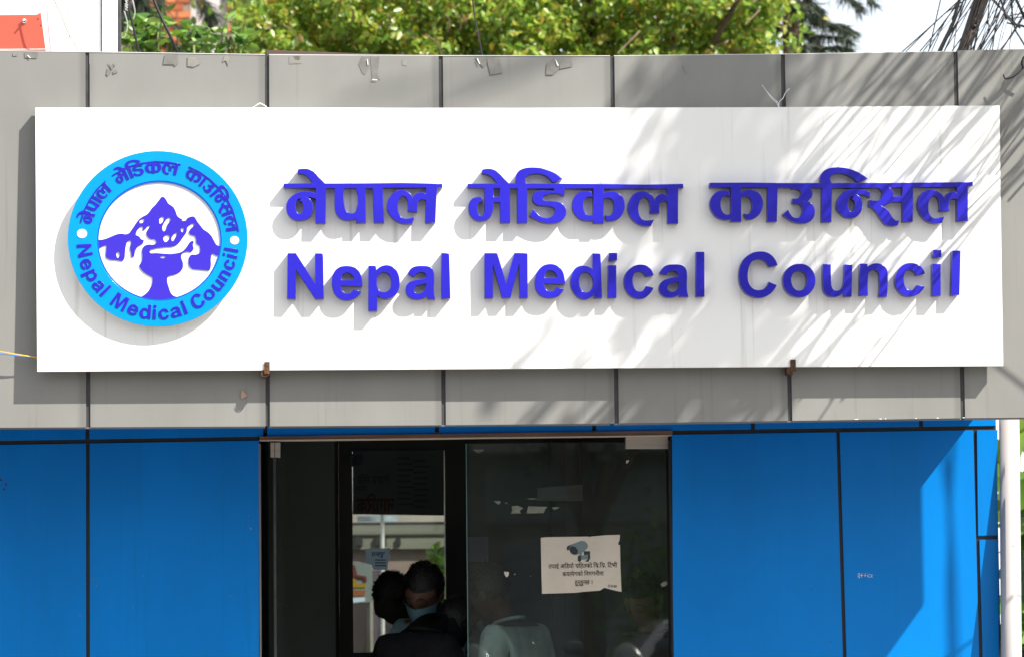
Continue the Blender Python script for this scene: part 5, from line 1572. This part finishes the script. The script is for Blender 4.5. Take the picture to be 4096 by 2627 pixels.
for k in range(3):
    MB().prism([P(1500, 2240 + 11 * k, yp2 - 0.0006), P(1545, 2240 + 11 * k, yp2 - 0.0006), P(1545, 2236 + 11 * k, yp2 - 0.0006), P(1500, 2236 + 11 * k, yp2 - 0.0006)], (0, 0.0004, 0)).build('printed_line', INKBLUE, pn)
w1 = PS(1, 1)
ph = P(2170, 1975, 2.25)
wb = MB().prism([P(2150, 2002, 2.25), P(2330, 2002, 2.25), P(2330, 1936, 2.25), P(2150, 1950, 2.25)], (0, 0.01, 0)).build('reflection_plate', mat('reflected_sign_tone', (0.20, 0.20, 0.22), 0.7, 0.2, var=0.15, vscale=(2, 2, 30)))  # plate added for the pale reflection of a far sign in the door glass
tag(wb, 'pale striped placard added for a street sign reflected in the right glass door leaf', 'plate')
wb2 = MB().prism([P(1874, 2245, 2.25), P(1953, 2245, 2.25), P(1953, 2146, 2.25), P(1874, 2146, 2.25)], (0, 0.01, 0)).build('wall_poster', mat('dim_poster', (0.17, 0.18, 0.22), 0.7, 0.2, var=0.2, vscale=(2, 2, 14)))
tag(wb2, 'dim lilac poster inside at the left edge of the right door leaf', 'poster')

# ------------------------------------------------------------------ courtyard seen through the inner pane
yk = 6.4
cw = empty('courtyard_wall', (P(1600, 2300, yk).x, yk, 0))
tag(cw, 'grey brown courtyard wall with banding seen through the inner door', 'wall')
xa, xb_ = P(1250, 2300, yk).x, P(1950, 2300, yk).x
def zk(py):
    return P(1600, py, yk).z
MB().box((xa, yk, 0), (xb_, yk + 0.2, zk(2195))).build('lower_wall', mat('pinkish_plaster', (0.34, 0.26, 0.23), 0.85, 0.2, var=0.2, vscale=(2, 2, 2)), cw)
MB().box((xa, yk - 0.04, zk(2195) + 0.001), (xb_, yk + 0.2, zk(2088))).build('band', mat('grey_band', (0.24, 0.24, 0.20), 0.8, 0.2, var=0.25, vscale=(1.5, 1, 5)), cw)
MB().box((xa, yk - 0.05, zk(2140)), (xb_, yk - 0.041, zk(2134))).build('groove', mat('dark_groove', (0.10, 0.10, 0.09), 0.8, 0.2), cw)
MB().box((xa, yk - 0.05, zk(2088) + 0.001), (xb_, yk + 0.2, zk(2040))).build('coping', mat('pale_coping', (0.45, 0.40, 0.36), 0.8, 0.2, var=0.2, vscale=(4, 4, 4)), cw)
for a, b in ((1420, 1450), (1500, 1545), (1590, 1602)):
    MB().box((P(a, 2150, yk).x, yk - 0.06, zk(2180)), (P(b, 2150, yk).x, yk - 0.041, zk(2145))).build('dark_opening', JOINT, cw)
sgb = MB().box((P(1430, 2070, yk - 0.2).x, yk - 0.2, P(1430, 2084, yk - 0.2).z), (P(1590, 2070, yk - 0.2).x, yk - 0.17, P(1430, 2063, yk - 0.2).z)).build('name_strip', mat('blue_white_strip', (0.5, 0.62, 0.75), 0.6, 0.3, var=0.4, vscale=(9, 9, 4)))
tag(sgb, 'blue and white strip sign on the courtyard wall top', 'sign')
ct = MB().tube([(P(1525, 2100, 5.9).x, 5.9, 0.1), (P(1531, 2180, 5.9).x, 5.9, 2.6)], 0.012, 8).build('white_post', PLASTW); tag(ct, 'thin white post standing in the courtyard behind the inner pane', 'post')
bd = empty('painted_board', (P(1440, 2420, 5.5).x, 5.5, 0.1))
tag(bd, 'grey board with yellow and red painted shapes in the courtyard', 'board')
def bshape(pts, m, k, name='painted_shape'):
    MB().prism([P(1300 + a / 2.668, 2050 + b / 2.668, 5.5 - 0.004 * k) for a, b in reversed(pts)], (0, 0.004, 0)).build(name, m, bd)
bshape([(120, 520), (500, 535), (505, 950), (120, 970)], GREYGREEN, 1, 'board')
bshape([(250, 685), (330, 685), (340, 760), (440, 740), (430, 795), (250, 795)], YELLOW, 2)
bshape([(250, 540), (320, 560), (345, 660), (440, 675), (450, 735), (420, 730), (415, 695), (330, 690), (250, 640)], mat('dull_red_sign_paint', (0.16, 0.03, 0.03), 0.6, 0.3, var=0.1), 3)
bshape([(250, 820), (430, 825), (425, 885), (250, 890)], ORANGE, 2)
bshape([(250, 905), (425, 898), (425, 945), (250, 965)], PAPERBLUE, 2)
for a in (1400, 1480):
    p = P(a, 2400, 5.52)
    MB().tube([(p.x, 5.53, 0.1), (p.x, 5.53, p.z)], 0.02, 6).build('leg', WIREG, bd)
pp = MB().box((P(1495, 2300, 5.95).x, 5.95, 0.1), (P(1592, 2300, 5.95).x, 6.3, P(1540, 2278, 5.95).z)).build('mauve_cabinet', PURPLE); tag(pp, 'dull mauve cabinet standing in the courtyard', 'cabinet')
gs = empty('courtyard_shrub', (P(1752, 2300, 6.1).x, 6.1, 0.1)); tag(gs, 'yellow green shrub at the right of the inner door pane', 'shrub')
t = MB()
for _ in range(260):
    p = P(1748 + random.gauss(0, 14), random.uniform(2200, 2500), 6.1 + random.gauss(0, 0.1))
    leaf_geo(t, p, rdir(), rdir(Vector((0, -0.5, 0.6))), random.uniform(0.05, 0.1), 0.04)
t.build('foliage', LEAF_G, gs, fix=False)
MB().tube([(gs.location.x, 6.1, 0.08), (gs.location.x, 6.1, 2.0)], [0.03, 0.01], 6).build('stem', BARK, gs)

# ------------------------------------------------------------------ motorcycles across the lane, mirrored in the door glass
def motorcycle(label, loc, rz, paint):
    r = empty('motorcycle', loc, rz)
    tag(r, label, 'motorcycle', 'motorcycles parked across the lane')
    def pt(mb, name, m, smooth=True, parent=None):
        me = bpy.data.meshes.new(name)
        me.from_pydata(mb.v, [], mb.f)
        me.materials.append(m)
        if smooth:
            me.shade_smooth()
        o = bpy.data.objects.new(name, me)
        col.objects.link(o)
        o.parent = parent or r
        return o
    for wxp in (-0.66, 0.66):
        w = pt(MB().tube([(wxp + 0.27 * math.cos(a), 0, 0.32 + 0.27 * math.sin(a)) for a in [k * math.pi / 12 for k in range(25)]], 0.05, 10), 'tyre', RUBBER)
        pt(MB().lathe([(0.22, -0.03), (0.235, 0), (0.22, 0.03)], (wxp, 0, 0.32), 20, 'y'), 'rim', CHROME, parent=w)
    pt(MB().tube([(0.66, 0, 0.32), (0.48, 0, 0.78), (0.40, 0, 0.98)], 0.028, 8).tube([(-0.66, 0.06, 0.32), (-0.1, 0.06, 0.42), (0.38, 0, 0.85)], 0.024, 8), 'frame', WIRE)
    pt(MB().ell((0.0, 0, 0.45), (0.24, 0.14, 0.17)), 'engine', CHROME)
    pt(MB().ell((0.12, 0, 0.84), (0.28, 0.14, 0.14), fn=lambda p, q: Vector((q.x, q.y * (1 + 0.3 * p.x), q.z))), 'tank', paint)
    pt(MB().ell((-0.42, 0, 0.82), (0.40, 0.13, 0.07)), 'seat', SEATV)
    pt(MB().ell((-0.80, 0, 0.78), (0.18, 0.10, 0.08)), 'tail', paint)
    pt(MB().ell((0.52, 0, 0.98), (0.10, 0.11, 0.10)), 'headlight', SMOKE)
    pt(MB().ell((0.56, 0, 1.13), (0.07, 0.17, 0.19), fn=lambda p, q: Vector((q.x - 0.10 * p.z, q.y * (1 - 0.25 * p.z), q.z))), 'windshield', SMOKE)
    pt(MB().tube([(0.30, -0.36, 1.04), (0.40, -0.2, 1.06), (0.42, 0, 1.02), (0.40, 0.2, 1.06), (0.30, 0.36, 1.04)], 0.014, 8), 'handlebar', WIRE)
    for s in (-1, 1):
        mi = pt(MB().tube([(0.36, 0.24 * s, 1.06), (0.34, 0.32 * s, 1.24)], 0.007, 6), 'mirror_stalk', WIRE)
        pt(MB().ell((0.33, 0.35 * s, 1.29), (0.02, 0.085, 0.05)), 'mirror', BIKEGREY, parent=mi)
    pt(MB().tube([(0.66 + 0.36 * math.cos(a), 0, 0.32 + 0.36 * math.sin(a)) for a in [0.4 + k * 0.25 for k in range(9)]], 0.035, 6), 'mudguard', paint)
    return r
motorcycle('dark grey motorcycle with smoked windshield parked facing the glass door', (2.1, -9.4, 0.06), R(75), BIKEGREY)
motorcycle('red motorcycle parked beside the grey one facing the glass door', (1.25, -9.9, 0.06), R(100), BIKERED)

# ------------------------------------------------------------------ shop house on the far side of the street (only mirrored in the glass)
yo = -20.0
oh = empty('far_shop_house', (2.0, yo - 2, 0))
tag(oh, 'brick shop house with grey shutters on the far side of the street', 'house')
MB().box((-9, yo - 6, 0), (9, yo, 9)).build('wall', BRICKF, oh)
for k in range(5):
    x0 = -7.6 + k * 3.2
    w = MB().box((x0, yo, 0.12), (x0 + 2.4, yo + 0.04, 2.3)).build('shutter', SHUT, oh)
    for s in range(14):
        MB().box((x0 + 0.03, yo + 0.04, 0.2 + s * 0.15), (x0 + 2.37, yo + 0.055, 0.3 + s * 0.15)).build('slat', SHUT, w)
    MB().box((x0 - 0.2, yo, 2.5), (x0 + 2.6, yo + 0.12, 3.05)).build('shop_sign', [PLASTW, PAPERBLUE, WALLW, GREYGREEN, PLASTW][k], oh)
    wi = MB().box((x0 + 0.3, yo, 4.2), (x0 + 2.1, yo + 0.05, 5.7)).build('window', WOOD, oh)
    MB().box((x0 + 0.4, yo + 0.051, 4.3), (x0 + 2.0, yo + 0.056, 5.6)).build('window_pane', PANE, wi)
MB().box((-9.3, yo - 6, 3.2), (9.3, yo + 0.7, 3.35)).build('balcony_slab', CONC, oh)
pb = empty('roadside_bush', (3.35, -18.0, 0.1)); tag(pb, 'leafy roadside bush on the far pavement', 'bush')
t = MB()
for _ in range(900):
    p = Vector((3.35, -18.0, 1.75)) + Vector((random.gauss(0, 0.28), random.gauss(0, 0.3), random.gauss(0, 0.30)))
    leaf_geo(t, p, rdir(), rdir(Vector((0, 0.2, 0.8))), random.uniform(0.08, 0.14), 0.06)
t.build('foliage', LEAF_G, pb, fix=False)
MB().tube([(3.35, -18.0, 0.05), (3.35, -18.0, 1.6)], [0.05, 0.02], 6).build('stem', BARK, pb)

# ------------------------------------------------------------------ white car parked behind the viewpoint, mirrored at the foot of the door glass
car = empty('parked_car', (4.22, -15.4, 0))
tag(car, 'white hatchback car parked along the far side of the lane', 'car')
def side(pts, y0, y1, name, m, parent=car, inset=0.0):
    n = len(pts)
    vs = [(4.22 + x, y0, z) for x, z in pts] + [(4.22 + x, y1, z) for x, z in pts]
    fs = [tuple(range(n)), tuple(reversed(range(n, 2 * n)))] + [(i, (i + 1) % n, (i + 1) % n + n, i + n) for i in range(n)]
    return MB().add(vs, fs).build(name, m, parent, bevel=0.03 if name in ('body', 'cabin') else 0.0)
CARW = mat('white_car_paint', (0.75, 0.75, 0.75), 0.15, 0.5, coat=0.8, var=0.02)
side([(-1.85, 0.35), (1.85, 0.35), (1.88, 0.7), (1.75, 0.92), (0.95, 1.0), (-1.6, 1.02), (-1.88, 0.9)], -16.2, -14.6, 'body', CARW)
side([(-1.55, 1.0), (0.95, 0.99), (0.35, 1.46), (-0.2, 1.52), (-1.15, 1.50)], -16.08, -14.72, 'cabin', CARW)
side([(-0.35, 1.05), (0.66, 1.05), (0.26, 1.40), (-0.35, 1.44)], -14.715, -14.70, 'side_window', PANE)
side([(-1.35, 1.05), (-0.42, 1.05), (-0.42, 1.44), (-1.1, 1.43)], -14.715, -14.70, 'side_window', PANE)
for xx in (-1.2, 1.2):
    w = MB().lathe([(0.20, -0.1), (0.30, -0.1), (0.31, 0), (0.30, 0.1), (0.20, 0.1)], (4.22 + xx, -14.72, 0.30), 20, 'y').build('wheel', RUBBER, car)
    MB().lathe([(0.19, 0.08), (0.17, 0.11), (0.05, 0.115)], (4.22 + xx, -14.72, 0.30), 16, 'y').build('hubcap', CHROME, w)
for xx in (1.80,):
    MB().ell((4.22 + xx, -14.75, 0.75), (0.08, 0.13, 0.08)).build('headlight', PLASTW, car)

# ------------------------------------------------------------------ forked tree on the far pavement, mirrored in the door glass
ft = empty('roadside_tree', (2.75, -18.8, 0.1)); tag(ft, 'forked roadside tree on the far pavement across the street', 'tree')
t = MB().tube([(2.75, -18.8, 0.05), (2.8, -18.8, 1.5), (2.78, -18.8, 2.4)], [0.16, 0.13, 0.12], 9)
for dx, zz in ((-0.7, 5.2), (0.5, 5.0), (-0.2, 5.6), (1.1, 4.4)):
    t.tube(curve_pts([Vector((2.78, -18.8, 2.3)), Vector((2.78 + dx * 0.4, -18.7, 3.2)), Vector((2.78 + dx, -18.8, zz))], 5), [0.09 - 0.006 * i for i in range(11)], 7)
t.build('trunk', BARK, ft, smooth=True)
t = MB()
for _ in range(2600):
    p = Vector((2.9, -18.8, 4.6)) + Vector((random.gauss(0, 1.1), random.gauss(0, 0.8), random.gauss(0, 0.8)))
    leaf_geo(t, p, rdir(), rdir(Vector((0, 0.2, 0.8))), random.uniform(0.10, 0.18), 0.08)
t.build('crown', LEAF_ST, ft, fix=False)['kind'] = 'stuff'
